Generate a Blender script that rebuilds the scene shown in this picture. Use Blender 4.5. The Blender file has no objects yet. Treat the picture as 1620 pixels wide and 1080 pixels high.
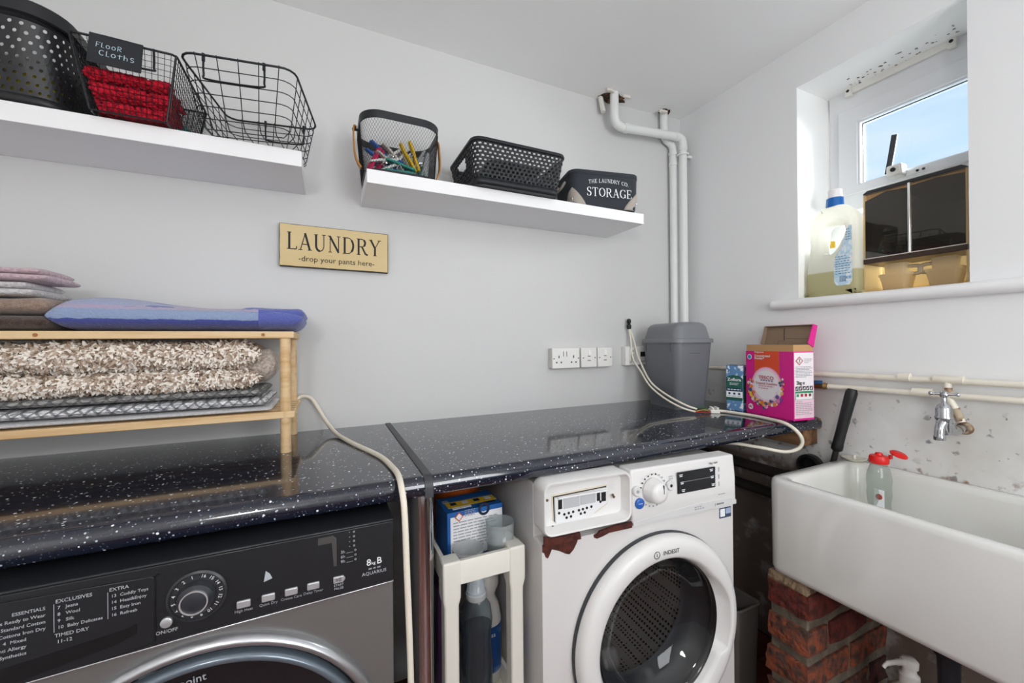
import bpy, bmesh, math, random
from mathutils import Vector, Matrix, Euler
RND = random.Random(11)
PI = math.pi
scn = bpy.context.scene
col = scn.collection
# ---------------------------------------------------------------- camera, world, lights, exposure
CAM = Vector((-1.605, -1.44, 1.185))
YAW, PIT, ROLL = 0.4353, 0.00121, -0.00927
fw = Vector((math.sin(YAW)*math.cos(PIT), math.cos(YAW)*math.cos(PIT), math.sin(PIT)))
rt = Vector((math.cos(YAW), -math.sin(YAW), 0)); up = rt.cross(fw)
rt2 = rt*math.cos(ROLL)+up*math.sin(ROLL); up2 = rt2.cross(fw)
cam = bpy.data.cameras.new('camera'); cam.sensor_width = 36; cam.lens = 36*629.7/1620; cam.clip_start = .02
camo = bpy.data.objects.new('camera', cam); col.objects.link(camo)
camo.matrix_world = Matrix(((rt2.x, up2.x, -fw.x, CAM.x), (rt2.y, up2.y, -fw.y, CAM.y), (rt2.z, up2.z, -fw.z, CAM.z), (0, 0, 0, 1)))
scn.camera = camo
scn.view_settings.view_transform = 'Standard'; scn.view_settings.look = 'None'
scn.view_settings.exposure = 0.0; scn.view_settings.gamma = 1.0
scn.cycles.max_bounces = 10; scn.cycles.diffuse_bounces = 5; scn.cycles.transparent_max_bounces = 24
scn.cycles.sample_clamp_indirect = 6; scn.cycles.caustics_reflective = False; scn.cycles.caustics_refractive = False

wd = bpy.data.worlds.new('sky'); scn.world = wd; wd.use_nodes = True
nt = wd.node_tree; nt.nodes.clear()
out = nt.nodes.new('ShaderNodeOutputWorld'); bg = nt.nodes.new('ShaderNodeBackground')
tc = nt.nodes.new('ShaderNodeTexCoord'); sep = nt.nodes.new('ShaderNodeSeparateXYZ')
ramp = nt.nodes.new('ShaderNodeValToRGB'); noi = nt.nodes.new('ShaderNodeTexNoise'); cr = nt.nodes.new('ShaderNodeValToRGB'); mx = nt.nodes.new('ShaderNodeMixRGB')
ramp.color_ramp.elements[0].position = .16; ramp.color_ramp.elements[0].color = (.50, .66, .78, 1)
ramp.color_ramp.elements[1].position = .52; ramp.color_ramp.elements[1].color = (.13, .34, .70, 1)
noi.inputs['Scale'].default_value = 2.6; noi.inputs['Detail'].default_value = 5; noi.inputs['Distortion'].default_value = .6
mp = nt.nodes.new('ShaderNodeMapping'); mp.inputs['Scale'].default_value = (1, 1, 3.2)
cr.color_ramp.elements[0].position = .40; cr.color_ramp.elements[1].position = .66
mx.inputs[2].default_value = (.60, .64, .68, 1)
l = nt.links.new
l(tc.outputs['Generated'], sep.inputs[0]); l(sep.outputs['Z'], ramp.inputs[0]); l(tc.outputs['Generated'], mp.inputs[0]); l(mp.outputs[0], noi.inputs['Vector'])
l(noi.outputs[0], cr.inputs[0]); l(cr.outputs[0], mx.inputs[0]); l(ramp.outputs[0], mx.inputs[1]); l(mx.outputs[0], bg.inputs[0]); l(bg.outputs[0], out.inputs[0])
bg.inputs[1].default_value = 1.6

def lamp(name, typ, loc, direction, energy, color=(1, 1, 1), **k):
    d = bpy.data.lights.new(name, typ); d.energy = energy; d.color = color
    for a, b in k.items(): setattr(d, a, b)
    o = bpy.data.objects.new(name, d); col.objects.link(o); o.location = loc
    o.rotation_euler = Vector(direction).to_track_quat('-Z', 'Y').to_euler()
    return o
# daylight: low soft sun behind thin cloud coming in at the window; fill lights added behind the camera, at an unseen door and pendant
SUN_E, FILL_AREA_E, FILL_POINT_E = 28.0, 22.0, 20.0
lamp('sun', 'SUN', (4, -3, 4), (-.90, .34, -.20), SUN_E, (1, .985, .96), angle=math.radians(60))
lamp('fill_area', 'AREA', (-.80, -2.62, 1.34), (0, 1, .04), FILL_AREA_E, (.95, .98, 1), shape='RECTANGLE', size=.74, size_y=1.25)
lamp('fill_point', 'POINT', (-2.00, -2.10, 1.60), (0, 0, -1), FILL_POINT_E, (1, .985, .97), shadow_soft_size=.11)

# ---------------------------------------------------------------- materials
def lin(h):
    h = h.lstrip('#'); v = [int(h[i:i+2], 16)/255 for i in (0, 2, 4)]
    return tuple(x/12.92 if x <= .04045 else ((x+.055)/1.055)**2.4 for x in v)+(1,)
_M = {}
def mat(name, hexc='808080', rough=.5, metal=0., bump=None, var=None, coat=0., trans=0., ior=1.45, spec=.5, emit=None, alpha=1., sheen=0.):
    if name in _M: return _M[name]
    m = bpy.data.materials.new(name); m.use_nodes = True; _M[name] = m
    t = m.node_tree; b = t.nodes['Principled BSDF']
    c = lin(hexc)
    b.inputs['Base Color'].default_value = c; b.inputs['Roughness'].default_value = rough; b.inputs['Metallic'].default_value = metal
    b.inputs['IOR'].default_value = ior; b.inputs['Specular IOR Level'].default_value = spec
    b.inputs['Coat Weight'].default_value = coat; b.inputs['Coat Roughness'].default_value = .05
    b.inputs['Transmission Weight'].default_value = trans; b.inputs['Alpha'].default_value = alpha
    if sheen: b.inputs['Sheen Weight'].default_value = sheen
    if emit: b.inputs['Emission Color'].default_value = lin(emit[0]); b.inputs['Emission Strength'].default_value = emit[1]
    tco = t.nodes.new('ShaderNodeTexCoord')
    if var:    # (scale, second colour, low, high[, stretch])
        n = t.nodes.new('ShaderNodeTexNoise'); n.inputs['Scale'].default_value = var[0]; n.inputs['Detail'].default_value = 4
        r = t.nodes.new('ShaderNodeValToRGB'); r.color_ramp.elements[0].position = var[2]; r.color_ramp.elements[1].position = var[3]
        r.color_ramp.elements[0].color = c; r.color_ramp.elements[1].color = lin(var[1])
        src = tco.outputs['Object']
        if len(var) > 4:
            mpp = t.nodes.new('ShaderNodeMapping'); mpp.inputs['Scale'].default_value = var[4]; t.links.new(src, mpp.inputs[0]); src = mpp.outputs[0]
        t.links.new(src, n.inputs['Vector']); t.links.new(n.outputs[0], r.inputs[0]); t.links.new(r.outputs[0], b.inputs['Base Color'])
    if bump:   # (scale, strength, distance)
        n = t.nodes.new('ShaderNodeTexNoise'); n.inputs['Scale'].default_value = bump[0]; n.inputs['Detail'].default_value = 5
        bp = t.nodes.new('ShaderNodeBump'); bp.inputs['Strength'].default_value = bump[1]; bp.inputs['Distance'].default_value = bump[2]
        t.links.new(tco.outputs['Object'], n.inputs['Vector']); t.links.new(n.outputs[0], bp.inputs['Height']); t.links.new(bp.outputs[0], b.inputs['Normal'])
    return m
def N(m): return m.node_tree.nodes, m.node_tree.links, m.node_tree.nodes['Principled BSDF']
def thin_clear(name, tint, gloss_rough=.03, body=.12, bodycol='ffffff', ior=1.45):
    """thin clear plastic or pane: mostly see-through, fresnel gloss, a little body colour"""
    m = bpy.data.materials.new(name); m.use_nodes = True; _M[name] = m
    t = m.node_tree; t.nodes.clear(); L = t.links.new
    o = t.nodes.new('ShaderNodeOutputMaterial'); tr = t.nodes.new('ShaderNodeBsdfTransparent'); gl = t.nodes.new('ShaderNodeBsdfGlossy'); di = t.nodes.new('ShaderNodeBsdfDiffuse')
    f = t.nodes.new('ShaderNodeLayerWeight'); pw = t.nodes.new('ShaderNodeMath'); pw.operation = 'POWER'; pw.inputs[1].default_value = 4.0; sc_ = t.nodes.new('ShaderNodeMath'); sc_.operation = 'MULTIPLY_ADD'; sc_.inputs[1].default_value = .75; sc_.inputs[2].default_value = .04; a = t.nodes.new('ShaderNodeMixShader'); b = t.nodes.new('ShaderNodeMixShader')
    tr.inputs[0].default_value = lin(tint); gl.inputs['Roughness'].default_value = gloss_rough; di.inputs[0].default_value = lin(bodycol); f.inputs['Blend'].default_value = .5; L(f.outputs['Facing'], pw.inputs[0]); L(pw.outputs[0], sc_.inputs[0])
    a.inputs[0].default_value = body
    L(tr.outputs[0], a.inputs[1]); L(di.outputs[0], a.inputs[2]); L(sc_.outputs[0], b.inputs[0]); L(a.outputs[0], b.inputs[1]); L(gl.outputs[0], b.inputs[2]); L(b.outputs[0], o.inputs[0])
    return m
def translucent(name, hexc, mixf=.5, rough=.4):
    m = mat(name, hexc, rough); n, L, b = N(m)
    tl = n.new('ShaderNodeBsdfTranslucent'); tl.inputs[0].default_value = lin(hexc); a = n.new('ShaderNodeMixShader'); a.inputs[0].default_value = mixf
    o = n['Material Output']; L.new(b.outputs[0], a.inputs[1]); L.new(tl.outputs[0], a.inputs[2]); L.new(a.outputs[0], o.inputs[0])
    return m
def speck_layer(m, scale, thr, hexc, amount=.6):
    """scatter of small specks over the material's own colour"""
    n, L, b = N(m); tco = n.new('ShaderNodeTexCoord'); v = n.new('ShaderNodeTexVoronoi'); v.inputs['Scale'].default_value = scale
    r = n.new('ShaderNodeMath'); r.operation = 'LESS_THAN'; r.inputs[1].default_value = thr
    w = n.new('ShaderNodeTexWhiteNoise'); g = n.new('ShaderNodeMath'); g.operation = 'LESS_THAN'; g.inputs[1].default_value = amount
    mu = n.new('ShaderNodeMath'); mu.operation = 'MULTIPLY'; x = n.new('ShaderNodeMixRGB'); x.inputs[2].default_value = lin(hexc)
    L.new(tco.outputs['Object'], v.inputs['Vector']); L.new(v.outputs['Distance'], r.inputs[0]); L.new(v.outputs['Position'], w.inputs[0]); L.new(w.outputs['Value'], g.inputs[0])
    L.new(r.outputs[0], mu.inputs[0]); L.new(g.outputs[0], mu.inputs[1]); L.new(mu.outputs[0], x.inputs[0])
    if b.inputs['Base Color'].is_linked: L.new(b.inputs['Base Color'].links[0].from_socket, x.inputs[1])
    else: x.inputs[1].default_value = b.inputs['Base Color'].default_value
    L.new(x.outputs[0], b.inputs['Base Color'])
    return m

WHITE = mat('white_paint', 'e9e9e8', .55, bump=(180, .05, .002))
M_BACK = mat('back_wall_paint', 'd1d1d1', .6, bump=(9, .18, .004))
M_CEIL = mat('ceiling_paint', 'f4f4f4', .6, bump=(7, .15, .004))
M_SHELF = mat('shelf_laminate', 'f0f0f2', .35)
BLACKP = mat('black_plastic', '1b1c20', .42)
BLACKW = mat('black_wire', '14161b', .38, metal=.2)
CHROME = mat('chrome', 'd8d9dc', .08, metal=1.)
INK = mat('black_ink', '15151a', .6)
INKW = mat('white_ink', 'eceff2', .6)
INKG = mat('grey_ink', '9a9ca2', .6)
DARK = mat('dark_gap', '0b0b0c', .6)
CABLE = mat('cable_white', 'e6dfcf', .4)
PINE = mat('pine', 'ddbf94', .5, var=(7, 'c0935c', .46, .78, (.5, 7, 7)))
UPVC = mat('upvc', 'e3e5e8', .25)
WHITEPL = mat('white_plastic', 'eceae6', .32)

# ---------------------------------------------------------------- mesh helpers
def link(o, parent=None):
    col.objects.link(o)
    if parent is not None: o.parent = parent
    return o
def obj(name, bm, m, parent=None, smooth=True, bevel=0, seg=2, solid=0, sub=0, loc=None, rot=None, ang=38):
    me = bpy.data.meshes.new(name)
    if isinstance(bm, bmesh.types.BMesh):
        bmesh.ops.recalc_face_normals(bm, faces=bm.faces); bm.to_mesh(me); bm.free()
    else:
        me.from_pydata([tuple(v) for v in bm[0]], [], bm[1]); me.update()
    ms = m if isinstance(m, (list, tuple)) else [m]
    for q in ms: me.materials.append(q)
    if smooth and len(me.polygons):
        me.polygons.foreach_set('use_smooth', [True]*len(me.polygons)); me.set_sharp_from_angle(angle=math.radians(ang))
    o = bpy.data.objects.new(name, me); link(o, parent)
    if loc is not None: o.location = loc
    if rot is not None: o.rotation_euler = rot
    if solid:
        s = o.modifiers.new('solid', 'SOLIDIFY'); s.thickness = solid; s.offset = 0
    if bevel:
        b = o.modifiers.new('bevel', 'BEVEL'); b.width = bevel; b.segments = seg; b.limit_method = 'ANGLE'; b.angle_limit = math.radians(40)
    if sub:
        s = o.modifiers.new('sub', 'SUBSURF'); s.levels = sub; s.render_levels = sub
    return o
def tag(o, label, cat, group=None, kind=None):
    o['label'] = label; o['category'] = cat
    if group: o['group'] = group
    if kind: o['kind'] = kind
    return o
def thing(name, label, cat, loc=(0, 0, 0), rz=0, group=None):
    o = bpy.data.objects.new(name, None); o.empty_display_size = .05; link(o); o.location = loc; o.rotation_euler = (0, 0, rz)
    return tag(o, label, cat, group)
def structure(o): o['kind'] = 'structure'; return o
def NB(): return bmesh.new()
def box(bm, x0, x1, y0, y1, z0, z1, M=None):
    v = [bm.verts.new((x, y, z)) for x in (x0, x1) for y in (y0, y1) for z in (z0, z1)]
    if M is not None:
        for q in v: q.co = M @ q.co
    for f in ((0, 1, 3, 2), (4, 6, 7, 5), (0, 4, 5, 1), (2, 3, 7, 6), (0, 2, 6, 4), (1, 5, 7, 3)): bm.faces.new([v[i] for i in f])
    return bm
def B(*a): return box(NB(), *a)
def loft(bm, rings, cap0=True, cap1=True, closed=True):
    vr = [[bm.verts.new(p) for p in r] for r in rings]
    n = len(vr[0])
    for a, b in zip(vr, vr[1:]):
        for i in range(n if closed else n-1):
            j = (i+1) % n; bm.faces.new((a[i], a[j], b[j], b[i]))
    if cap0: bm.faces.new(vr[0][::-1])
    if cap1: bm.faces.new(vr[-1])
    return bm
def ring(r, z, n=24, cx=0, cy=0, ry=None): return [(cx+r*math.cos(2*PI*i/n), cy+(ry or r)*math.sin(2*PI*i/n), z) for i in range(n)]
def rrect(w, d, r, z, n=5, cx=0, cy=0):
    """rounded rectangle ring w x d at height z"""
    p = []
    for (sx, sy, a0) in ((1, 1, 0), (-1, 1, PI/2), (-1, -1, PI), (1, -1, 1.5*PI)):
        for i in range(n+1):
            a = a0+i*PI/2/n; p.append((cx+sx*(w/2-r)+r*math.cos(a), cy+sy*(d/2-r)+r*math.sin(a), z))
    return p
def lathe(bm, prof, n=24, M=None, cap0=True, cap1=True):
    rs = [ring(max(r, 1e-4), z, n) for r, z in prof]
    if M is not None: rs = [[M @ Vector(p) for p in r] for r in rs]
    return loft(bm, rs, cap0, cap1)
def smoothpath(pts, k=6, closed=False):
    """Catmull-Rom through the points"""
    P = [Vector(p) for p in pts]; o = []
    n = len(P)
    for i in range(n if closed else n-1):
        g = (lambda j: P[j % n]) if closed else (lambda j: P[min(max(j, 0), n-1)])
        a, b, c, d = g(i-1), g(i), g(i+1), g(i+2)
        for s in range(k):
            t = s/k; o.append(.5*((2*b)+(c-a)*t+(2*a-5*b+4*c-d)*t*t+(3*b-a-3*c+d)*t**3))
    if not closed: o.append(P[-1])
    return o
def tube(bm, pts, r, n=8, closed=False, cap=True, flat=None):
    P = [Vector(p) for p in pts]; m = len(P); rings = []
    nv = None
    for i in range(m):
        if closed: t = P[(i+1) % m]-P[i-1]
        else: t = P[min(i+1, m-1)]-P[max(i-1, 0)]
        t.normalize()
        if nv is None:
            nv = t.orthogonal() if flat is None else Vector(flat)
        nv = (nv-t*nv.dot(t))
        if nv.length < 1e-6: nv = t.orthogonal()
        nv.normalize(); bv = t.cross(nv)
        rr = r[i] if isinstance(r, (list, tuple)) else r
        rings.append([P[i]+(nv*math.cos(2*PI*k/n)+bv*math.sin(2*PI*k/n))*rr for k in range(n)])
    if closed: rings.append(rings[0]); vr = [[bm.verts.new(p) for p in q] for q in rings[:-1]]; vr.append(vr[0])
    else: vr = [[bm.verts.new(p) for p in q] for q in rings]
    for a, b in zip(vr, vr[1:]):
        for i in range(n): j = (i+1) % n; bm.faces.new((a[i], a[j], b[j], b[i]))
    if cap and not closed: bm.faces.new(vr[0][::-1]); bm.faces.new(vr[-1])
    return bm
def strip(bm, pts, w, up_, th):
    """flat bar of width w (along up_) and thickness th following pts"""
    P = [Vector(p) for p in pts]; U = Vector(up_).normalized(); rs = []
    for i in range(len(P)):
        t = (P[min(i+1, len(P)-1)]-P[max(i-1, 0)]).normalized(); s = t.cross(U).normalized()
        rs.append([P[i]+U*w/2+s*th/2, P[i]-U*w/2+s*th/2, P[i]-U*w/2-s*th/2, P[i]+U*w/2-s*th/2])
    return loft(bm, rs)
def prism(bm, poly, y0, y1, ax='y'):
    """polygon in (u,v) pulled from y0 to y1; ax y: (u,y,v); ax x: (x,u,v); ax z: (u,v,z)"""
    f = {'y': lambda u, v, t: (u, t, v), 'x': lambda u, v, t: (t, u, v), 'z': lambda u, v, t: (u, v, t)}[ax]
    return loft(bm, [[f(u, v, y0) for u, v in poly], [f(u, v, y1) for u, v in poly]])
def flatpoly(poly, ax='y', t=0):
    f = {'y': lambda u, v: (u, t, v), 'x': lambda u, v: (t, u, v), 'z': lambda u, v: (u, v, t)}[ax]
    return ([f(*p) for p in poly], [list(range(len(poly)))])
ROTY = (PI/2, 0, 0)            # print facing -Y
ROTX = (PI/2, 0, -PI/2)        # print facing -X
_tx = {}
def text(s, size, m, parent, loc, rot=ROTY, name='lettering', align='CENTER', ext=.0002, bold=0., sx=1., spacing=1.):
    cu = bpy.data.curves.new('text', 'FONT'); cu.body = s; cu.size = size; cu.align_x = align; cu.align_y = 'CENTER'; cu.extrude = ext; cu.offset = bold
    cu.resolution_u = 2; cu.space_character = spacing
    t = bpy.data.objects.new('text', cu)
    me = bpy.data.meshes.new_from_object(t); bpy.data.objects.remove(t); bpy.data.curves.remove(cu)
    me.name = name; me.materials.clear(); me.materials.append(m)
    o = bpy.data.objects.new(name, me); link(o, parent); o.location = loc; o.rotation_euler = rot; o.scale = (sx, 1, 1)
    return o
# own serif capitals: strokes (points, thickness) on a 0..1 high cell; thin .06, thick .13
TN, TK = .055, .13
def arc(cx, cy, rx, ry, a0, a1, n=14): return [(cx+rx*math.cos(math.radians(a0+(a1-a0)*i/n)), cy+ry*math.sin(math.radians(a0+(a1-a0)*i/n))) for i in range(n+1)]
def sf(x, y, w=.24): return ([(x-w/2, y), (x+w/2, y)], .045)
SER = {
 'L': (.60, [([(.14, 0), (.14, 1)], TK), ([(.14, .025), (.56, .025)], TN), ([(.56, .02), (.58, .2)], TN), sf(.14, .98), sf(.1, .02, .2)]),
 'A': (.80, [([(.40, 1), (.10, 0)], TN), ([(.38, 1), (.68, 0)], TK), ([(.2, .34), (.58, .34)], TN), sf(.10, .02), sf(.68, .02, .26)]),
 'U': (.80, [([(.16, 1), (.16, .34)]+arc(.40, .34, .24, .32, 180, 270), TK), (arc(.40, .34, .24, .32, 270, 360)+[(.64, .34), (.64, 1)], TN), sf(.16, .98), sf(.64, .98)]),
 'N': (.84, [([(.14, 0), (.14, 1)], TN), ([(.12, .98), (.68, .02)], TK), ([(.68, 0), (.68, 1)], TN), sf(.14, .02), sf(.10, .98, .2), sf(.68, .98)]),
 'D': (.82, [([(.14, 0), (.14, 1)], TK), ([(.14, .975), (.34, .975)]+arc(.34, .5, .36, .475, 90, 40, 6), TN), (arc(.34, .5, .36, .475, 48, -48), TK), (arc(.34, .5, .36, .475, -40, -90, 6)+[(.14, .025)], TN), sf(.10, .98, .18), sf(.10, .02, .18)]),
 'R': (.78, [([(.14, 0), (.14, 1)], TK), ([(.14, .975), (.34, .975)]+arc(.36, .745, .22, .23, 90, 50, 4), TN), (arc(.36, .745, .22, .23, 55, -55, 8), TK), (arc(.36, .745, .22, .23, -50, -90, 4)+[(.14, .515)], TN), ([(.36, .52), (.60, .08), (.76, .01)], TK*.9), sf(.14, .02), sf(.10, .98, .18)]),
 'Y': (.76, [([(.08, 1), (.38, .48)], TK), ([(.68, 1), (.38, .48)], TN), ([(.38, .5), (.38, 0)], TK), sf(.08, .98), sf(.68, .98), sf(.38, .02)]),
 'S': (.60, [(arc(.30, .745, .20, .235, 30, 150, 8), TN), (arc(.30, .745, .20, .235, 150, 250, 6)+arc(.28, .265, .22, .245, 70, -60, 8), TK), (arc(.28, .265, .22, .245, -60, -160, 8), TN), ([(.49, .98), (.49, .74)], TN), ([(.07, .02), (.07, .28)], TN)]),
 'T': (.74, [([(.37, 0), (.37, 1)], TK), ([(.06, .97), (.68, .97)], TN), ([(.06, .98), (.05, .78)], TN), ([(.68, .98), (.69, .78)], TN), sf(.37, .02)]),
 'O': (.84, [(arc(.42, .5, .33, .47, 125, 235), TK), (arc(.42, .5, .33, .47, 235, 305, 6), TN), (arc(.42, .5, .33, .47, -55, 55), TK), (arc(.42, .5, .33, .47, 55, 125, 6), TN)]),
 'G': (.82, [(arc(.42, .5, .33, .47, 120, 240), TK), (arc(.42, .5, .33, .47, 240, 320, 8), TN), (arc(.42, .5, .33, .47, 40, 120, 8), TN), ([(.68, .06), (.68, .42)], TK), sf(.66, .43), ([(.68, .98), (.68, .74)], TN)]),
 'E': (.66, [([(.14, 0), (.14, 1)], TK), ([(.14, .975), (.56, .975)], TN), ([(.14, .5), (.44, .5)], TN), ([(.14, .025), (.58, .025)], TN), ([(.56, .98), (.57, .78)], TN), ([(.58, .02), (.61, .24)], TN), ([(.44, .4), (.44, .6)], TN), sf(.10, .98, .18), sf(.10, .02, .18)]),
 'H': (.84, [([(.16, 0), (.16, 1)], TK), ([(.66, 0), (.66, 1)], TK), ([(.16, .5), (.66, .5)], TN), sf(.16, .98), sf(.16, .02), sf(.66, .98), sf(.66, .02)]),
 'C': (.76, [(arc(.42, .5, .33, .47, 120, 240), TK), (arc(.42, .5, .33, .47, 240, 320, 8), TN), (arc(.42, .5, .33, .47, 40, 120, 8), TN), ([(.68, .98), (.68, .74)], TN)]),
 '.': (.26, [([(.1, .05), (.2, .05)], .11)]), ' ': (.36, [])}
# plain hand strokes for chalk
HND = {
 'F': (.55, [([(.1, 0), (.14, 1), (.6, .95)], .09), ([(.12, .52), (.45, .5)], .09)]), 'l': (.45, [([(.12, 1), (.1, .05), (.42, 0)], .09)]),
 'o': (.6, [(arc(.3, .38, .22, .34, 90, 450, 14), .09)]), 'R': (.65, [([(.1, 0), (.12, 1)]+arc(.3, .74, .22, .24, 90, -90, 8)+[(.15, .5), (.58, .02)], .09)]),
 'C': (.65, [(arc(.38, .5, .28, .46, 50, 310, 14), .09)]), 't': (.55, [([(.28, .9), (.26, .05)], .09), ([(.02, .62), (.55, .68)], .09)]),
 'h': (.6, [([(.1, 1), (.1, 0)], .09), (arc(.28, .36, .18, .22, 180, 0, 8)+[(.46, 0)], .09)]), 's': (.55, [(arc(.3, .62, .18, .2, 20, 230, 8)+arc(.27, .2, .2, .2, 70, -140, 8), .09)])}
def glyphs(s, font, h, m, parent, loc, rot, name='lettering', spacing=.04, bend=0., th=.0006, sx=1.):
    """strokes of a word as thin raised ribbons, centred; bend = arch height"""
    wid = sum(font[c][0]+spacing for c in s); bm = NB(); x = -wid/2; k = 0
    for c in s:
        for pts, w in font[c][1]:
            k += 1; L = []
            for i, (px, py) in enumerate(pts):
                a = Vector(pts[max(i-1, 0)]); b = Vector(pts[min(i+1, len(pts)-1)]); d = (b-a); d = d.normalized() if d.length else Vector((1, 0)); nn = Vector((-d.y, d.x))
                L.append((Vector((px, py))+nn*w/2, Vector((px, py))-nn*w/2))
            z0 = th*(.5+.02*(k % 9))
            def mp_(p):
                X = (x+p.x); return (X*h*sx, (p.y-.5)*h+bend*(1-(2*X/wid)**2), z0)
            va = [bm.verts.new(mp_(a)) for a, b in L]; vb = [bm.verts.new(mp_(b)) for a, b in L]
            for i in range(len(L)-1): bm.faces.new((va[i], vb[i], vb[i+1], va[i+1]))
        x += font[c][0]+spacing
    me = bpy.data.meshes.new(name); bm.to_mesh(me); bm.free(); me.materials.append(m)
    o = bpy.data.objects.new(name, me); link(o, parent); o.location = loc; o.rotation_euler = rot
    return o
def fine_print(parent, loc, rot, widths, pitch, h, m, name='fine_print'):
    """unreadably small print: one thin bar for each run of words, starting at loc and going down"""
    r = random.Random(len(widths)*7+int(pitch*1e5)); bm = NB()
    for k, w in enumerate(widths):
        x = 0
        while x < w-1e-5:
            q = min(w-x, r.uniform(.06, .16)*max(w, h*8)+h); vs = [bm.verts.new(p) for p in ((x, -k*pitch, 0), (x+q, -k*pitch, 0), (x+q, -k*pitch+h, 0), (x, -k*pitch+h, 0))]; bm.faces.new(vs); x += q+h*.9
    me = bpy.data.meshes.new(name); bm.to_mesh(me); bm.free(); me.materials.append(m)
    o = bpy.data.objects.new(name, me); link(o, parent); o.location = loc; o.rotation_euler = rot; return o
def copytree(o, parent=None):
    c = o.copy(); link(c, parent)
    for ch in o.children: copytree(ch, c)
    return c
# ================================================================ the room
XL, YF, ZC = -2.75, -2.70, 2.258
def tiled_floor():
    m = mat('quarry_tile', '70362b', .45, var=(5, '54281f', .35, .7)); g = mat('floor_grout', '3a2b27', .9)
    f = structure(obj('floor', B(XL-.15, .35, YF-.15, .15, -.08, -.006), g, smooth=False))
    t = .150; me = None
    y = -.02
    for j in range(9):      # rows nearest the gap that shows between machine and pier
        for i in range(6):
            o = obj('tile', B(-t/2+.003, t/2-.003, -t/2+.003, t/2-.003, -.02, 0), m, f, smooth=False, bevel=.002, seg=1) if me is None else None
            if o is None: o = bpy.data.objects.new('tile', me.data); link(o, f); b_ = o.modifiers.new('bevel', 'BEVEL'); b_.width = .002; b_.segments = 1
            me = me or o
            o.location = (-.09-i*t, -.10-j*t, RND.uniform(-.001, .001))
    r = obj('tile_field', B(XL-.14, -.9, YF-.1, .1, -.02, -.0005), m, f, smooth=False)
tiled_floor()
structure(obj('wall_back', B(XL-.15, .35, 0, .15, -.08, 2.45), M_BACK, smooth=False))
structure(obj('wall_left', B(XL-.15, XL, YF-.15, 0, -.08, 2.45), WHITE, smooth=False))
# wall behind the camera, with an opening made for the added fill door
def wall_with_hole(name, ucuts, vcuts, hole, f0, f1, m, parent=None):
    """plate over ucuts x vcuts, one cell open; f0/f1 map (u,v) to the two faces"""
    bm = NB(); V = {}
    def g(s, i, j):
        k = (s, i, j)
        if k not in V: V[k] = bm.verts.new((f0 if s == 0 else f1)(ucuts[i], vcuts[j]))
        return V[k]
    nu, nv = len(ucuts)-1, len(vcuts)-1
    solid = lambda i, j: 0 <= i < nu and 0 <= j < nv and (i, j) != hole
    for i in range(nu):
        for j in range(nv):
            if not solid(i, j): continue
            for s in (0, 1): bm.faces.new([g(s, i, j), g(s, i+1, j), g(s, i+1, j+1), g(s, i, j+1)])
            for di, dj, a, b in ((-1, 0, (0, 0), (0, 1)), (1, 0, (1, 0), (1, 1)), (0, -1, (0, 0), (1, 0)), (0, 1, (0, 1), (1, 1))):
                if not solid(i+di, j+dj): bm.faces.new([g(0, i+a[0], j+a[1]), g(0, i+b[0], j+b[1]), g(1, i+b[0], j+b[1]), g(1, i+a[0], j+a[1])])
    return structure(obj(name, bm, m, parent, smooth=False))
wall_with_hole('wall_front', (XL-.15, -1.22, -.38, .35), (-.08, 0, 2.05, 2.45), (1, 1), lambda u, v: (u, YF, v), lambda u, v: (u, YF-.12, v), WHITE)
d1 = structure(obj('fill_door_1', B(-1.22, -.38, YF-.09, YF-.05, 0, 2.05), mat('fill_door_panel', 'dfe3e8', .3), smooth=False))  # unseen door, added to go with the fill area light
# the window wall: painted, grubby and chipped below the pipes; worktop shade is coloured in lower down
mw = mat('window_wall_paint', 'e8e9ea', .6, bump=(8, .2, .004))
def grubby_shaded(m):
    n, L, b = N(m); tco = n.new('ShaderNodeTexCoord'); s = n.new('ShaderNodeSeparateXYZ'); L.new(tco.outputs['Object'], s.inputs[0])
    def layer(prev, scale, lo, hi, z0, z1, hexc, detail=6):
        no = n.new('ShaderNodeTexNoise'); no.inputs['Scale'].default_value = scale; no.inputs['Detail'].default_value = detail; L.new(tco.outputs['Object'], no.inputs['Vector'])
        r = n.new('ShaderNodeMapRange'); r.inputs[1].default_value = lo; r.inputs[2].default_value = hi; L.new(no.outputs[0], r.inputs[0])
        z = n.new('ShaderNodeMapRange'); z.inputs[1].default_value = z1; z.inputs[2].default_value = z0; L.new(s.outputs['Z'], z.inputs[0])
        k = n.new('ShaderNodeMath'); k.operation = 'MULTIPLY'; L.new(r.outputs[0], k.inputs[0]); L.new(z.outputs[0], k.inputs[1])
        x = n.new('ShaderNodeMixRGB'); x.inputs[2].default_value = lin(hexc); L.new(k.outputs[0], x.inputs[0])
        if prev is None: x.inputs[1].default_value = b.inputs['Base Color'].default_value
        else: L.new(prev.outputs[0], x.inputs[1])
        return x
    a = layer(None, 4, .35, .75, .98, 1.06, 'c2beb6')
    a = layer(a, 30, .63, .70, .93, 1.0, '8e8c8c', 3)
    a = layer(a, 55, .70, .72, .95, 1.02, '5c504a', 3)
    a = layer(a, 26, .56, .66, .785, .83, '8a6f5c', 8)
    a = layer(a, 11, .18, .45, .70, .76, '74665e', 8)  # lowest layer: grime plus the shade under the worktop, put into the colour
    L.new(a.outputs[0], b.inputs['Base Color'])
grubby_shaded(mw)
WY0, WY1, WZ0, WZ1 = -.979, -.541, 1.33, 2.128
wall_with_hole('wall_right', (YF-.15, WY0, WY1, .15), (-.08, WZ0, WZ1, 2.45), (1, 1), lambda u, v: (0, u, v), lambda u, v: (.34, u, v), mw)
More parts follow.
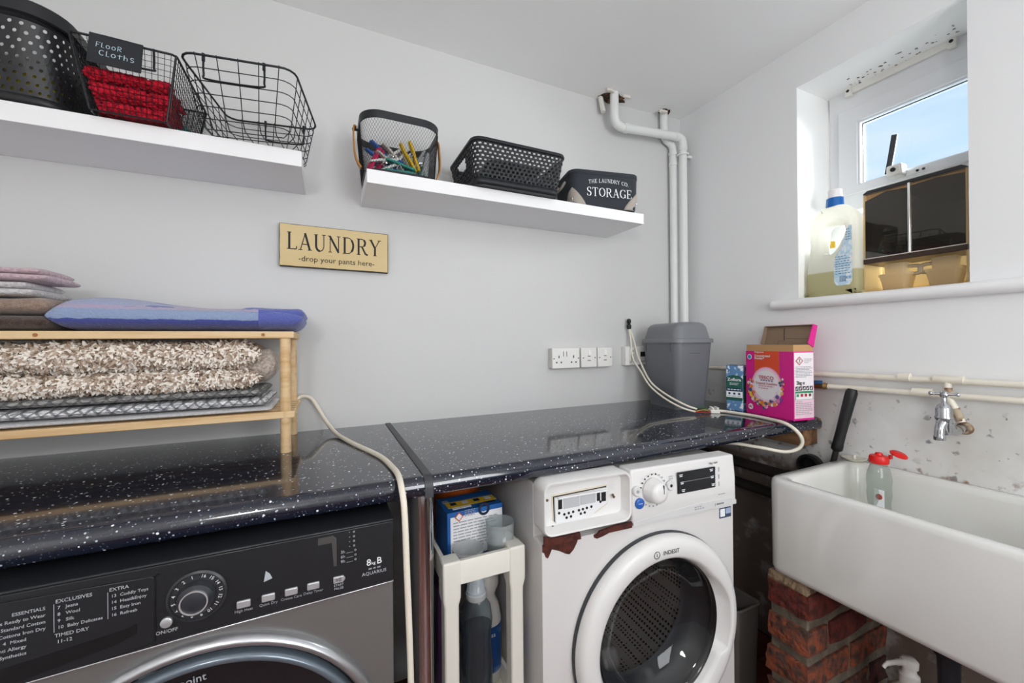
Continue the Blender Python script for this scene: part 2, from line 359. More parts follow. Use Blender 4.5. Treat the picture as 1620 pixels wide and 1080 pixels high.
_wr = bpy.data.objects['wall_right'].data; _wr.materials.append(mat('reveal_daylit', 'f6f6f5', .5, bump=(8, .15, .004)))
for p_ in _wr.polygons:      # outside light on the window reveal is put into a whiter colour
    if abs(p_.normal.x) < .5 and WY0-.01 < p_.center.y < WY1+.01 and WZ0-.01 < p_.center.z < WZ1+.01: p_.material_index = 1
# ceiling: lifts a little towards the window wall
cy0, cy1 = YF-.15, .15
bm = NB(); loft(bm, [[(x, cy0, z), (x, cy1, z), (x, cy1, 2.45), (x, cy0, 2.45)] for x, z in ((XL-.15, ZC), (-.42, ZC+.002), (-.10, ZC+.022), (.35, ZC+.030))])
ceil_o = structure(obj('ceiling', bm, M_CEIL, smooth=True, ang=30))
mdk = mat('broken_plaster', '3a2b22', .95, var=(60, '8a6040', .5, .62), bump=(90, .8, .01))
def ragged(cx, cy, rx, ry, z, nm='broken_edge', n=18):
    v = [(cx+rx*RND.uniform(.7, 1.15)*math.cos(2*PI*i/n), cy+ry*RND.uniform(.7, 1.15)*math.sin(2*PI*i/n)) for i in range(n)]
    return obj(nm, prism(NB(), v, z-.0035, z+.004, 'z'), mdk, ceil_o)
ragged(-.458, -.035, .068, .036, ZC+.001); ragged(-.135, -.03, .034, .022, ZC+.019)
pl = mat('loose_plaster', 'd9d4cb', .9)
for (x, y, a) in ((-.40, -.075, .5), (-.49, -.08, -.2), (-.17, -.055, .3)):
    v = [(x+.022*RND.uniform(.6, 1.3)*math.cos(a+2*PI*i/7), y+.008*RND.uniform(.6, 1.3)*math.sin(2*PI*i/7)) for i in range(7)]
    obj('plaster_flake', prism(NB(), v, ZC-.008, ZC+.003, 'z'), pl, ceil_o)

# ---------------------------------------------------------------- the window
win = bpy.data.objects.new('window_1', None); link(win); structure(win); win.location = (.2, -.76, WZ0); win['label'] = 'white plastic window with a top-hung opening pane above the sill'; 
def wbox(name, y0, y1, z0, z1, x0, x1, m=UPVC, par=win, bevel=.003): return obj(name, B(x0-.2, x1-.2, y0+.76, y1+.76, z0-WZ0, z1-WZ0), m, par, smooth=False, bevel=bevel)
yl, yr = -.548, -1.03
def frame(name, y0, y1, z0, z1, wl, wr, wb, wt, x0, x1, par=win):
    """one rectangular frame as a connected ring"""
    O = [(y0, z0), (y1, z0), (y1, z1), (y0, z1)]; I = [(y0+wl, z0+wb), (y1-wr, z0+wb), (y1-wr, z1-wt), (y0+wl, z1-wt)]
    bm = NB(); g = lambda p, x: bm.verts.new((x-.2, p[0]+.76, p[1]-WZ0))
    o0, i0, o1, i1 = [[g(p, x) for p in q] for q, x in ((O, x0), (I, x0), (O, x1), (I, x1))]
    for k in range(4):
        j = (k+1) % 4
        for f in ((o0[k], o0[j], i0[j], i0[k]), (o1[k], i1[k], i1[j], o1[j]), (o0[k], o1[k], o1[j], o0[j]), (i0[k], i0[j], i1[j], i1[k])): bm.faces.new(f)
    return obj(name, bm, UPVC, par, smooth=False, bevel=.003)
frame('outer_frame', yr, yl, WZ0, WZ1+.008, .045, .038, .04, .084, .20, .265)
wbox('transom', yr+.045, yl-.038, 1.668, 1.742, .20, .262)
sash = frame('sash', yr+.040, yl-.034, 1.728, 2.052, .060, .060, .030, .058, .188, .25)
frame('glazing_bead', yr+.092, yl-.090, 1.754, 1.998, .010, .010, .010, .010, .196, .215, sash)
GL = thin_clear('window_glass', 'f6fbfc', .01, .0)
wbox('pane', yr+.098, yl-.096, 1.760, 1.990, .222, .226, GL, sash, 0)
wbox('pane', yr+.04, yl-.036, 1.365, 1.672, .222, .226, GL, win, 0)
gk = mat('gasket', '1d1e22', .6)
frame('gasket', yr+.096, yl-.095, 1.757, 1.992, .005, .005, .004, .004, .217, .223, sash).data.materials[0] = gk
# stay and catch on the sash
stay = obj('stay', strip(NB(), [(.186, -.732, 1.762), (.178, -.745, 1.82), (.170, -.758, 1.885)], .016, (0, .95, .2), .006), mat('stay_grey', '3c3f45', .4), win)
stay.location = (-.2, .76, -WZ0)
cb = obj('catch_body', B(-.05, -.008, -.022, .020, .408, .448), mat('catch_white', 'e4e2dc', .35), win, bevel=.006)
obj('catch_screw', lathe(NB(), [(.007, 0), (.007, .004)], 12, Matrix.Translation((-.05, .0, .43)) @ Matrix.Rotation(-PI/2, 4, 'Y')), gk, cb)
cpl = obj('catch_plate', B(-.016, -.006, -.075, -.020, .405, .424), UPVC, win, bevel=.003)
for q in (-.05, -.065): obj('screw', lathe(NB(), [(.004, 0), (.004, .002)], 10, Matrix.Translation((-.016, q, .414)) @ Matrix.Rotation(-PI/2, 4, 'Y')), gk, cpl)
# trickle vent rail under the lintel
tv = obj('vent_rail', B(-.012, -.0, -.124, .134, .776, .800), mat('vent_white', 'e8e6e0', .35), win, bevel=.003)
for q in (-.132, .142):
    e = obj('vent_end', B(-.018, 0, q-.010, q+.010, .768, .804), _M['vent_white'], win, bevel=.002)
    obj('screw', lathe(NB(), [(.005, 0), (.005, .002)], 10, Matrix.Translation((-.018, q, .788)) @ Matrix.Rotation(-PI/2, 4, 'Y')), gk, e)
# sill board with a rounded nose
prof = [(.205, 1.300), (.205, 1.336), (-.022, 1.336), (-.032, 1.332), (-.038, 1.322), (-.038, 1.314), (-.032, 1.304), (-.022, 1.300)]
bm = NB(); loft(bm, [[(x if (y > -.535 or x < 0) else x, y, z) for x, z in [(min(px, 0.0), pz) for px, pz in prof]] for y in (-1.13, -.458)])
sil = structure(obj('trim_1', bm, mat('sill_gloss', 'ebebec', .35), smooth=True)); sil['label'] = 'white rounded window sill board'
obj('sill_bed', B(-.002, .205, WY0+.001, WY1-.001, 1.318, 1.3362), _M['sill_gloss'], sil, smooth=False)
# mould specks on the lintel soffit
ms = mat('mould', '55504a', .9)
v, f = [], []
for k in range(46):
    x, y = RND.uniform(.10, .185), RND.uniform(-.92, -.62); s = RND.uniform(.001, .0035); b0 = len(v)
    v += [(x-s, y-s*.8, WZ1-.0006), (x+s, y-s, WZ1-.0006), (x+s*.7, y+s*1.5, WZ1-.0006), (x-s, y+s, WZ1-.0006)]; f.append([b0, b0+1, b0+2, b0+3])
mo = obj('mould_specks', (v, f), ms, bpy.data.objects['wall_right'], smooth=False); mo['kind'] = 'stuff'

# ---------------------------------------------------------------- worktops
WT = mat('sparkle_laminate', '161b2a', .12, coat=.5, spec=.9)
speck_layer(WT, 210, .22, '4a5566', .7); speck_layer(WT, 115, .18, 'b4bac4', .6); speck_layer(WT, 60, .125, 'f4f7fa', .55)
ZT, ZB, YW = .905, .866, -.616
def worktop(name, label, x0, x1):
    pr = [(0, ZB), (0, ZT)]+[(YW+.022+.022*math.cos(a), ZT-.022+.022*math.sin(a)) for a in [PI/2+i*PI/2/6 for i in range(7)]]+[(YW+.002, ZB+.004), (YW+.006, ZB)]
    t = thing(name, label, 'worktop', (x0, 0, 0))
    bm = NB(); loft(bm, [[(x, y, z) for y, z in pr] for x in (0, x1-x0)])
    obj('board', bm, WT, t, ang=50); return t
w1 = worktop('worktop', 'black sparkly laminate worktop over the dark tumble dryer', -2.70, -1.4235)
w2 = worktop('worktop', 'black sparkly laminate worktop over the white washing machine', -1.4065, -.002)
obj('cut_edge', B(1.4045-.012, 1.4045-.0005, YW+.004, -.3, ZB-.0008, ZT-.004), mat('chipboard', 'a07c52', .85), w2, smooth=False)
js = NB(); pr = [(-.001, ZB-.001), (-.001, ZT+.0025)]+[(YW-.003+.024+.024*math.cos(a), ZT+.0025-.024+.024*math.sin(a)) for a in [PI/2+i*PI/2/6 for i in range(7)]]+[(YW-.003, ZB-.002)]
loft(js, [[(x, y, z) for y, z in pr] for x in (-1.4235, -1.4065)])
tag(obj('joint_strip', js, mat('joint_strip', '3a3b40', .45), ang=50), 'dark grey metal strip covering the joint between the two worktops', 'strip')
# chrome support leg under the joint
t = thing('chrome_post', 'round chrome post under the worktop joint beside the dryer', 'post', (-1.418, -.555, 0))
obj('tube', lathe(NB(), [(.0255, .02), (.0255, ZB-.006)], 32), CHROME, t, ang=60); obj('foot', lathe(NB(), [(.03, 0), (.03, .015), (.026, .02)], 24), BLACKP, t)
obj('top_plate', B(-.035, .035, -.035, .035, ZB-.006, ZB-.0012), BLACKP, t, bevel=.002)
# batten carrying the worktop end
tag(obj('wall_batten', B(-.085, -.001, -.600, -.08, .807, ZB-.001), mat('rough_timber', '8a6546', .8, var=(9, '5f432c', .4, .7, (6, 1, 6))), bevel=.003), 'rough timber batten on the window wall under the worktop end', 'batten')
# dark waste pipes low on the window wall between machine and sink
WD_ = mat('waste_brown', '2a2322', .5, var=(9, '3a302d', .4, .7))
for lab, z, r in (('upper dark waste pipe along the window wall under the worktop', .668, .020), ('lower dark waste pipe along the window wall under the worktop', .582, .020)):
    t = thing('wall_waste_pipe', lab, 'pipe', (-.026, -.35, z), 0, 'dark waste pipes under the worktop')
    obj('pipe_run', tube(NB(), [(0, .34, .006), (0, -.33, -.004)], r, 16), WD_, t, ang=60)
    for y in (.15, -.18): obj('pipe_socket', tube(NB(), [(0, y-.02, 0), (0, y+.02, 0)], r+.004, 16), WD_, t, ang=60)
t = thing('waste_outlet', 'black round waste outlet in the wall just behind the sink corner', 'outlet', (-.002, -.585, .728))
obj('outlet_ring', lathe(NB(), [(.036, 0), (.04, .006), (.04, .03), (.030, .032), (.028, .004)], 24, Matrix.Rotation(-PI/2, 4, 'Y')), mat('waste_black', '1a1818', .4), t)
obj('outlet_bore', lathe(NB(), [(.029, .002), (.029, .006)], 24, Matrix.Rotation(-PI/2, 4, 'Y')), DARK, t)

# ---------------------------------------------------------------- shelves
def shelf(label, x0, x1, z0, z1, d):
    t = thing('floating_shelf', label, 'shelf', ((x0+x1)/2, 0, z0), 0, 'white floating shelves')
    h = (x1-x0)/2; obj('board', B(-h, h, -d, -.0005, 0, z1-z0), M_SHELF, t, smooth=False, bevel=.0012)
    return t
shelf('long white floating shelf carrying the wire baskets', -2.72, -1.663, 1.664, 1.7065, .226)
shelf('white floating shelf above the sockets carrying the peg basket', -1.497, -.458, 1.6485, 1.6885, .228)

# ---------------------------------------------------------------- sign
t = thing('wall_sign', 'cream tin wall sign reading LAUNDRY', 'sign', (-1.574, 0, 1.494))
t.rotation_euler = (0, math.radians(.5), 0)
obj('sign_plate', B(-.1625, .1625, -.020, -.001, -.0665, .0665), mat('sign_edge', '3c3328', .6), t, smooth=False, bevel=.001)
sp = mat('sign_cream', 'd8c190', .5, var=(3, 'cbb27e', .4, .7))
n_ = 26; e = []      # worn, slightly uneven printed edge
for k in range(n_): e.append((-.1612+.3224*k/n_, -.0652+RND.uniform(0, .0009)))
for k in range(10): e.append((.1612-RND.uniform(0, .0009), -.0652+.1304*k/10))
for k in range(n_): e.append((.1612-.3224*k/n_, .0652-RND.uniform(0, .0009)))
for k in range(10): e.append((-.1612+RND.uniform(0, .0009), .0652-.1304*k/10))
obj('printed_face', flatpoly(e, 'y', -.0206), sp, t, smooth=False)
glyphs('LAUNDRY', SER, .054, INK, t, (0, -.0208, .014), ROTY, spacing=.10, sx=.86)
text('-drop your pants here-', .0245, INK, t, (.004, -.0212, -.0405))

# ---------------------------------------------------------------- sockets and switches on surface boxes
SW = mat('socket_white', 'ecebe8', .3); DOT = DARK
def plate(name, label, x, w, kind, z=1.1155, h=.084, cat='switch', group=None):
    t = thing(name, label, cat, (x, 0, z), 0, group); dp = .034
    obj('back_box', B(-w/2+.001, w/2-.001, -dp+.008, -.0005, -h/2+.001, h/2-.001), mat('back_box_white', 'd8d5cf', .45), t, bevel=.002)
    fp = obj('face_plate', B(-w/2, w/2, -dp-.001, -dp+.008, -h/2, h/2), SW, t, bevel=.003, seg=2)
    y = -dp-.0012
    def hole(px, pz, r=.0026, sq=None):
        if sq: obj('pin_slot', B(px-sq[0]/2, px+sq[0]/2, y-.0003, y+.001, pz-sq[1]/2, pz+sq[1]/2), DOT, t, smooth=False)
        else: obj('screw_hole', lathe(NB(), [(r, 0), (r, .0013)], 12, Matrix.Translation((px, y+.001, pz)) @ Matrix.Rotation(PI/2, 4, 'X')), DOT, t)
    if kind == 'double':
        for s in (-1, 1):
            hole(s*.060, -.001); hole(s*.036, .006, sq=(.004, .011)); hole(s*.036-.011, -.017, .0034); hole(s*.036+.011, -.017, .0034)
            rk = obj('rocker', B(s*.008-.006, s*.008+.006, y-.004, y+.001, .006, .029), SW, t, bevel=.001); hole(s*.008-.0068, .018, sq=(.0012, .02))
    else:
        for s in (-1, 1): hole(s*.030, -.001)
        rk = obj('rocker', prism(NB(), [(y+.001, .006), (y-.0065, .008), (y-.002, .032), (y+.001, .032)], -.006, .006, 'x'), mat('rocker_white', 'f6f5f2', .25), t)
        hole(0, .0055, sq=(.014, .0022)); hole(0, -.0125, sq=(.016, .0025)); obj('indicator', B(-.006, .006, y-.001, y+.001, -.010, -.002), SW, t, bevel=.0006)
    return t
plate('double_socket', 'white double plug socket on the wall above the black worktop', -.703, .134, 'double', cat='socket')
plate('fused_switch', 'white square wall switch next to the double socket', -.588, .081, 'sw', group='square wall switches')
plate('fused_switch', 'white square wall switch furthest from the double socket', -.503, .079, 'sw', group='square wall switches')
t = thing('timer_control', 'white heating timer with a small black display behind the cable', 'timer', (-.320, 0, 1.117))
obj('back_box', B(-.065, .065, -.030, -.0005, -.043, .043), SW, t, bevel=.003)
obj('cover', B(-.045, .065, -.040, -.030, -.026, .034), mat('timer_cover', 'dddbd6', .35), t, bevel=.003)
obj('display', B(.012, .050, -.0412, -.040, -.004, .018), DARK, t, smooth=False)
for k in (0, 1, 2): obj('slider', B(-.036, -.030, -.0425, -.040, -.018+k*.018, -.010+k*.018), INKG, t, smooth=False)

# ---------------------------------------------------------------- waste pipes in the corner
PW = mat('pipe_white', 'e3e6e4', .35)
def bend(a, b, c, r, n=7):
    """corner at b rounded with radius r"""
    a, b, c = Vector(a), Vector(b), Vector(c); u = (a-b).normalized(); v = (c-b).normalized(); p, q = b+u*r, b+v*r
    return [p*(1-t)**2+b*2*t*(1-t)+q*t*t for t in [i/n for i in range(n+1)]]
t = thing('waste_pipe', 'white plastic waste pipe running from the ceiling hole round to the corner', 'pipe', (-.06, -.065, ZT), 0, 'white waste pipes in the corner')
P = lambda x, y, z: (x+.06, y+.065, z-ZT)
a0, a1, a2, a3 = P(-.466, -.066, 2.30), P(-.466, -.066, 2.117), P(-.058, -.066, 2.152), P(-.058, -.066, ZT+.001)
obj('pipe_run', tube(NB(), [a0]+bend(a0, a1, a2, .05)+bend(a1, a2, a3, .035)+[a3], .0185, 16), PW, t, ang=60)
for q, dr in ((P(-.405, -.066, 2.122), (1, 0, .086)), (P(-.10, -.066, 2.148), (1, 0, .086)), (P(-.058, -.066, 2.10), (0, 0, 1))):
    d = Vector(dr).normalized(); q = Vector(q); obj('coupling', tube(NB(), [q-d*.012, q+d*.012], .0207, 16), PW, t)
c = obj('wall_clip', tube(NB(), [Vector(P(-.058, -.066, 2.068))+Vector((.024*math.cos(k*PI/6), .024*math.sin(k*PI/6), 0)) for k in range(12)], .005, 6, closed=True), PW, t)
obj('clip_arm', B(.019, .058, -.007, .007, 1.155, 1.170), PW, t, bevel=.003)
t2 = thing('waste_pipe', 'white plastic waste pipe hugging the back wall behind the longer pipe', 'pipe', (-.075, -.028, ZT), 0, 'white waste pipes in the corner')
P2 = lambda x, y, z: (x+.075, y+.028, z-ZT)
b0, b1, b2, b3 = P2(-.137, -.026, 2.31), P2(-.137, -.026, 2.150), P2(-.079, -.026, 2.128), P2(-.079, -.026, ZT+.001)
obj('pipe_run', tube(NB(), [b0]+bend(b0, b1, b2, .03)+bend(b1, b2, b3, .028)+[b3], .0175, 16), PW, t2, ang=60)
for z in (2.085, 2.035): obj('coupling', tube(NB(), [P2(-.079, -.026, z-.008), P2(-.079, -.026, z+.008)], .0205, 16), PW, t2)
obj('broken_stub', tube(NB(), [P2(-.508, -.022, 2.263), P2(-.497, -.03, 2.19)], .011, 8), mat('stub_white', 'd9d6cf', .6), t2)
# ---------------------------------------------------------------- copper pipes and tap on the window wall
CP = mat('painted_pipe', 'e6e0d2', .4, var=(14, 'cfc3ae', .5, .75)); RU = mat('rusty', '6e4a38', .8, var=(40, 'b8a890', .4, .6))
t = thing('water_pipe', 'upper cream painted water pipe along the window wall', 'pipe', (-.03, -.9, 1.068), 0, 'painted water pipes')
obj('pipe_run', tube(NB(), [(0, .88, -.008), (0, .28, -.006), (0, -1.2, .006)], .0088, 12), CP, t)
obj('coupling', tube(NB(), [(0, .062, 0), (0, .035, 0)], .0125, 12), CP, t)
obj('tee', tube(NB(), [(0, -.015, 0), (0, -.075, 0)], .0115, 12), CP, t)
obj('drop_pipe', tube(NB(), smoothpath([(0, -.043, 0), (.0, -.043, -.045), (.006, -.055, -.08), (.01, -.066, -.115)], 5), .009, 10), [CP], t)
obj('rust_sleeve', tube(NB(), [(0, -.043, -.022), (0, -.043, -.040)], .0096, 10), RU, t)
obj('rust_sleeve', tube(NB(), [(.005, -.055, -.078), (.01, -.064, -.112)], .0098, 10), RU, t)
for y in (.03, -.06): obj('pipe_clip', B(0, .029, y-.006, y+.006, -.004, .004), CP, t)
t = thing('water_pipe', 'lower cream painted water pipe ending in a valve by the worktop', 'pipe', (-.03, -.9, 1.027), 0, 'painted water pipes')
obj('pipe_run', tube(NB(), [(0, .25, -.006), (0, -1.2, .008)], .0088, 12), CP, t)
obj('coupling', tube(NB(), [(0, .030, 0), (0, -.012, 0)], .0125, 12), CP, t)
obj('valve_body', tube(NB(), [(0, .252, -.006), (0, .262, -.006), (0, .268, -.006), (0, .30, -.006)], [.0095, .0125, .010, .012], 12), mat('brass', '9a7d4e', .4, metal=.8), t)
obj('valve_lever', strip(NB(), [(-.012, .262, .008), (-.014, .29, .006), (-.014, .32, .004)], .012, (0, 0, 1), .004), mat('lever_blue', '27557f', .45), t)
obj('pipe_clip', B(0, .029, .1, .112, -.01, .002), CP, t)
# chrome bib tap
t = thing('bib_tap', 'chrome cross-head tap on the wall above the sink', 'tap', (-.001, -.962, .940))
CT = mat('tap_chrome', 'b9bbbf', .12, metal=1.)
obj('wall_flange', lathe(NB(), [(.017, 0), (.017, .004), (.013, .010)], 20, Matrix.Translation((0, -.006, -.006)) @ Matrix.Rotation(-PI/2, 4, 'Y')), RU, t)
obj('inlet', tube(NB(), smoothpath([(-.006, -.004, -.006), (-.05, -.002, -.008), (-.085, 0, .0), (-.10, 0, .02)], 5), [.011]*5+[.0135]*5+[.0145]*6, 14), CT, t)
bd = obj('tap_body', lathe(NB(), [(.011, -.012), (.0145, 0), (.014, .018), (.0165, .026), (.0185, .030), (.0185, .034), (.0165, .038), (.0165, .056), (.013, .066), (.006, .071), (.0052, .088)], 22, Matrix.Translation((-.112, 0, 0))), CT, t, ang=60)
obj('spout', tube(NB(), smoothpath([(-.112, 0, .026), (-.124, .003, .010), (-.128, .004, -.008), (-.128, .004, -.026)], 5), [.0125]*4+[.0105]*4+[.0105]*4+[.0118]*4, 16), CT, bd)
hd = obj('cross_handle', lathe(NB(), [(.006, .086), (.0085, .090), (.0085, .100), (.004, .104)], 14, Matrix.Translation((-.112, 0, 0))), CT, t)
for k in range(4):
    a = k*PI/2+.35; d = Vector((math.cos(a), math.sin(a), 0)); c = Vector((-.112, 0, .0955))
    obj('handle_arm', tube(NB(), [c+d*.004, c+d*.017, c+d*.021, c+d*.025, c+d*.0275, c+d*.029], [.004, .0036, .0036, .0058, .0050, .002], 10), CT, hd)
# ================================================================ tumble dryer
def dryer():
    X0, YF_ = -1.79, -.65
    t = thing('tumble_dryer', 'graphite grey tumble dryer with a silver-ringed door under the worktop', 'tumble dryer', (X0, -.36, 0))
    G = mat('graphite_metal', '838180', .38, metal=.55); FA = mat('fascia_black', '202226', .34, coat=.1); SIL = mat('silver_trim', 'c9cbcf', .25, metal=.9); BTN = mat('silver_button', 'bfc0c4', .35, metal=.5)
    PR = mat('fascia_print', 'b4b7bd', .6)
    fy = -.29
    obj('cabinet', B(-.297, .297, fy, .29, .012, .846), G, t, bevel=.006, seg=3)
    for sx in (-.25, .25):
        for sy in (-.24, .24): obj('foot', lathe(NB(), [(.02, 0), (.02, .02)], 14, Matrix.Translation((sx, sy, -.002+.002))), BLACKP, t)
    # fascia: lower edge dips towards the drawer side
    fp = [(-.297, .717), (-.15, .722), (0, .7275), (.15, .7305), (.2965, .734), (.2965, .846), (-.297, .846)]
    fa = obj('fascia', prism(NB(), fp, fy-.004, fy), FA, t, bevel=.0015); obj('top_cover', B(-.2975, .2975, fy-.0035, .2905, .8455, .8500), FA, t, bevel=.002)
    ft = [(x, z-.0028) for x, z in fp[:5]]+[(x, z) for x, z in fp[:5][::-1]]
    obj('fascia_trim', prism(NB(), ft, fy-.006, fy+.001), SIL, t, bevel=.0008)
    y = fy-.0042
    # water drawer: outlined, with a finger scoop
    dr = obj('water_drawer', prism(NB(), [(-.297, .716), (-.20, .718), (-.085, .727), (-.061, .732), (-.0575, .738), (-.0575, .829), (-.061, .832), (-.297, .838)], y-.0012, y+.002), FA, t, bevel=.0008)
    ol = smoothpath([(-.297, y, .8385), (-.18, y, .836), (-.062, y, .8325), (-.0568, y, .829), (-.0568, y, .78), (-.0568, y, .737), (-.062, y, .731), (-.10, y, .7245), (-.297, y, .7145)], 4)
    obj('drawer_gap', tube(NB(), ol, .0011, 6), DARK, dr)
    sc = [(-.215, .748), (-.09, .762), (-.078, .766), (-.078, .752), (-.10, .742), (-.215, .722), (-.297, .718), (-.297, .735)]
    obj('finger_scoop', prism(NB(), sc, y-.0014, y-.0006), mat('scoop_black', '141518', .35), dr)
    # dial
    dc = (-.004, .788); MD = Matrix.Translation((dc[0], y, dc[1])) @ Matrix.Rotation(PI/2, 4, 'X')
    obj('dial_recess', lathe(NB(), [(.039, 0), (.0395, .003), (.036, .0045), (.0345, .002)], 40, MD), mat('dial_dark', '2f3034', .35), t)
    kn = obj('dial_knob', lathe(NB(), [(.025, .001), (.0235, .016), (.0195, .020), (.0175, .0215)], 40, MD), mat('dial_knob', '303238', .28), t)
    obj('dial_ring', lathe(NB(), [(.0180, .0205), (.0182, .0232), (.0164, .0232), (.0162, .0205)], 40, MD, False, False), mat('dial_ring', 'e2e3e6', .2, metal=.6), kn)
    for k in range(16):
        a = math.radians(102+k*22.5*.985)
        text(str(k+1), .0072, INKW, t, (dc[0]+.0305*math.cos(a), y-.0028, dc[1]+.0305*math.sin(a)), (PI/2, -(a-PI/2), 0), name='dial_number')
    obj('on_off_button', lathe(NB(), [(.0078, 0), (.0076, .003), (.0065, .0038)], 24, Matrix.Translation((-.043, y, .757)) @ Matrix.Rotation(PI/2, 4, 'X')), BTN, t)
    text('ON/OFF', .0075, PR, t, (-.043, y-.0004, .7425))
    for k, (bx, nm) in enumerate(((.057, 'High Heat'), (.092, 'Quick Dry'), (.126, 'Crease Care'), (.160, 'Delay Timer'))):
        z = .757+k*.0008
        obj('program_button', B(bx-.0098, bx+.0098, y-.003, y+.001, z-.0062, z+.0062), BTN, t, bevel=.0018)
        obj('indicator_dot', B(bx-.0165, bx-.0145, y-.0004, y+.001, z-.002, z+.002), DARK, t, smooth=False)
        text(nm, .0062, INKG, t, (bx, y-.0004, z-.011))
    sb = obj('start_button', prism(NB(), [(.192, .754), (.2085, .754), (.2125, .760), (.2085, .766), (.192, .766)], y-.003, y+.001), BTN, t, bevel=.0015)
    text('>II', .009, INK, sb, (.2005, y-.0034, .760)); text('START', .0055, PR, t, (.201, y-.0004, .7495)); text('PAUSE', .0055, PR, t, (.201, y-.0004, .7435))
    obj('sensor_window', prism(NB(), [(.168, .84), (.192, .84), (.198, .834), (.198, .785), (.193, .785), (.190, .828), (.168, .828)], y-.0006, y+.001), mat('sensor_grey', '4b4a49', .3), t)
    obj('energy_mark', flatpoly([(.0855, .785), (.0885, .803), (.0945, .797), (.098, .7885)], 'y', y-.0004), mat('mark_white', 'aeb6bc', .6), t, smooth=False)
    for k, s in enumerate(('3h', '6h', '9h')): text(s+' ___ o', .0075, PR, t, (.218, y-.0004, .807-k*.0085))
    for k in range(4): text('-  o', .0075, PR, t, (.224, y-.0004, .841-k*.0085))
    text('8  B', .017, INKW, t, (.262, y-.0004, .777), bold=.0001); text('kg', .008, INKW, t, (.2605, y-.0004, .775)); fine_print(t, (.252, y-.0004, .7640), ROTY, [.022], .004, .0028, INKG); text('AQUARIUS', .0085, PR, t, (.262, y-.0004, .757), sx=1.05)
    yd = y-.0016
    text('EXCLUSIVES', .0072, PR, t, (-.166, yd, .8235), align='LEFT'); text('EXTRA', .0072, PR, t, (-.109, yd, .8245), align='LEFT')
    for k, s in enumerate(('7   Jeans', '8   Wool', '9   Silk', '10  Baby Delicates')): text(s, .0064, PR, t, (-.164, yd, .8145-k*.0093), align='LEFT')
    text('TIMED DRY', .0070, PR, t, (-.167, yd, .7755), align='LEFT'); text('11-12', .0070, PR, t, (-.165, yd, .7665), align='LEFT')
    for k, s in enumerate(('13  Cuddly Toys', '14  Heat&Enjoy', '15  Easy Iron', '16  Refresh')): text(s, .0064, PR, t, (-.107, yd, .815-k*.0093), align='LEFT')
    for k, s in enumerate(('ESSENTIALS', '1  Cottons Ready to Wear', '2  Standard Cotton', '3  Cottons Iron Dry', '4  Mixed', '5  Anti Allergy', '6  Synthetics')): text(s, .0064, PR, t, (-.176 if k < 4 else -.195, yd, .8175-k*.0093), align='RIGHT')
    for q in ((-.1675, .781, .8205), (-.1105, .783, .8215)): obj('print_rule', B(q[0]-.0003, q[0]+.0003, yd-.0002, yd+.001, q[1], q[2]), PR, t, smooth=False)
    # door
    MR = Matrix.Translation((0, fy, .435)) @ Matrix.Rotation(PI/2, 4, 'X')
    d = obj('door_ring', lathe(NB(), [(.281, -.002), (.280, .010), (.274, .017), (.268, .018), (.2635, .013), (.2605, .004), (.2605, -.002)], 72, MR, False, False), mat('ring_silver', 'b9bbbf', .28, metal=.85), t, ang=60)
    obj('door_gap', lathe(NB(), [(.262, .001), (.250, .001)], 72, MR, False, False), DARK, d)
    obj('door_bezel', lathe(NB(), [(.2555, -.002), (.2550, .012), (.2525, .018), (.247, .020), (.2425, .017)], 72, MR, False, False), mat('bezel_blue_grey', '6d7883', .25, metal=.4, coat=.4), d, ang=60)
    obj('door_glass', lathe(NB(), [(.2440, .0165), (.20, .021), (.12, .028), (.0, .030)], 72, MR, False, True), mat('door_dark_glass', '191a1d', .12, coat=.5), d, ang=60)
    text('Hotpoint', .0165, INKG, d, (-.021, fy-.0200, .6645), rot=(PI/2, math.radians(-4), 0), bold=.0001)
    obj('hinge_slot', B(-.078, -.008, fy-.0022, fy-.0008, .676, .684), mat('slot_grey', '55565a', .4), d, smooth=False)
dryer()

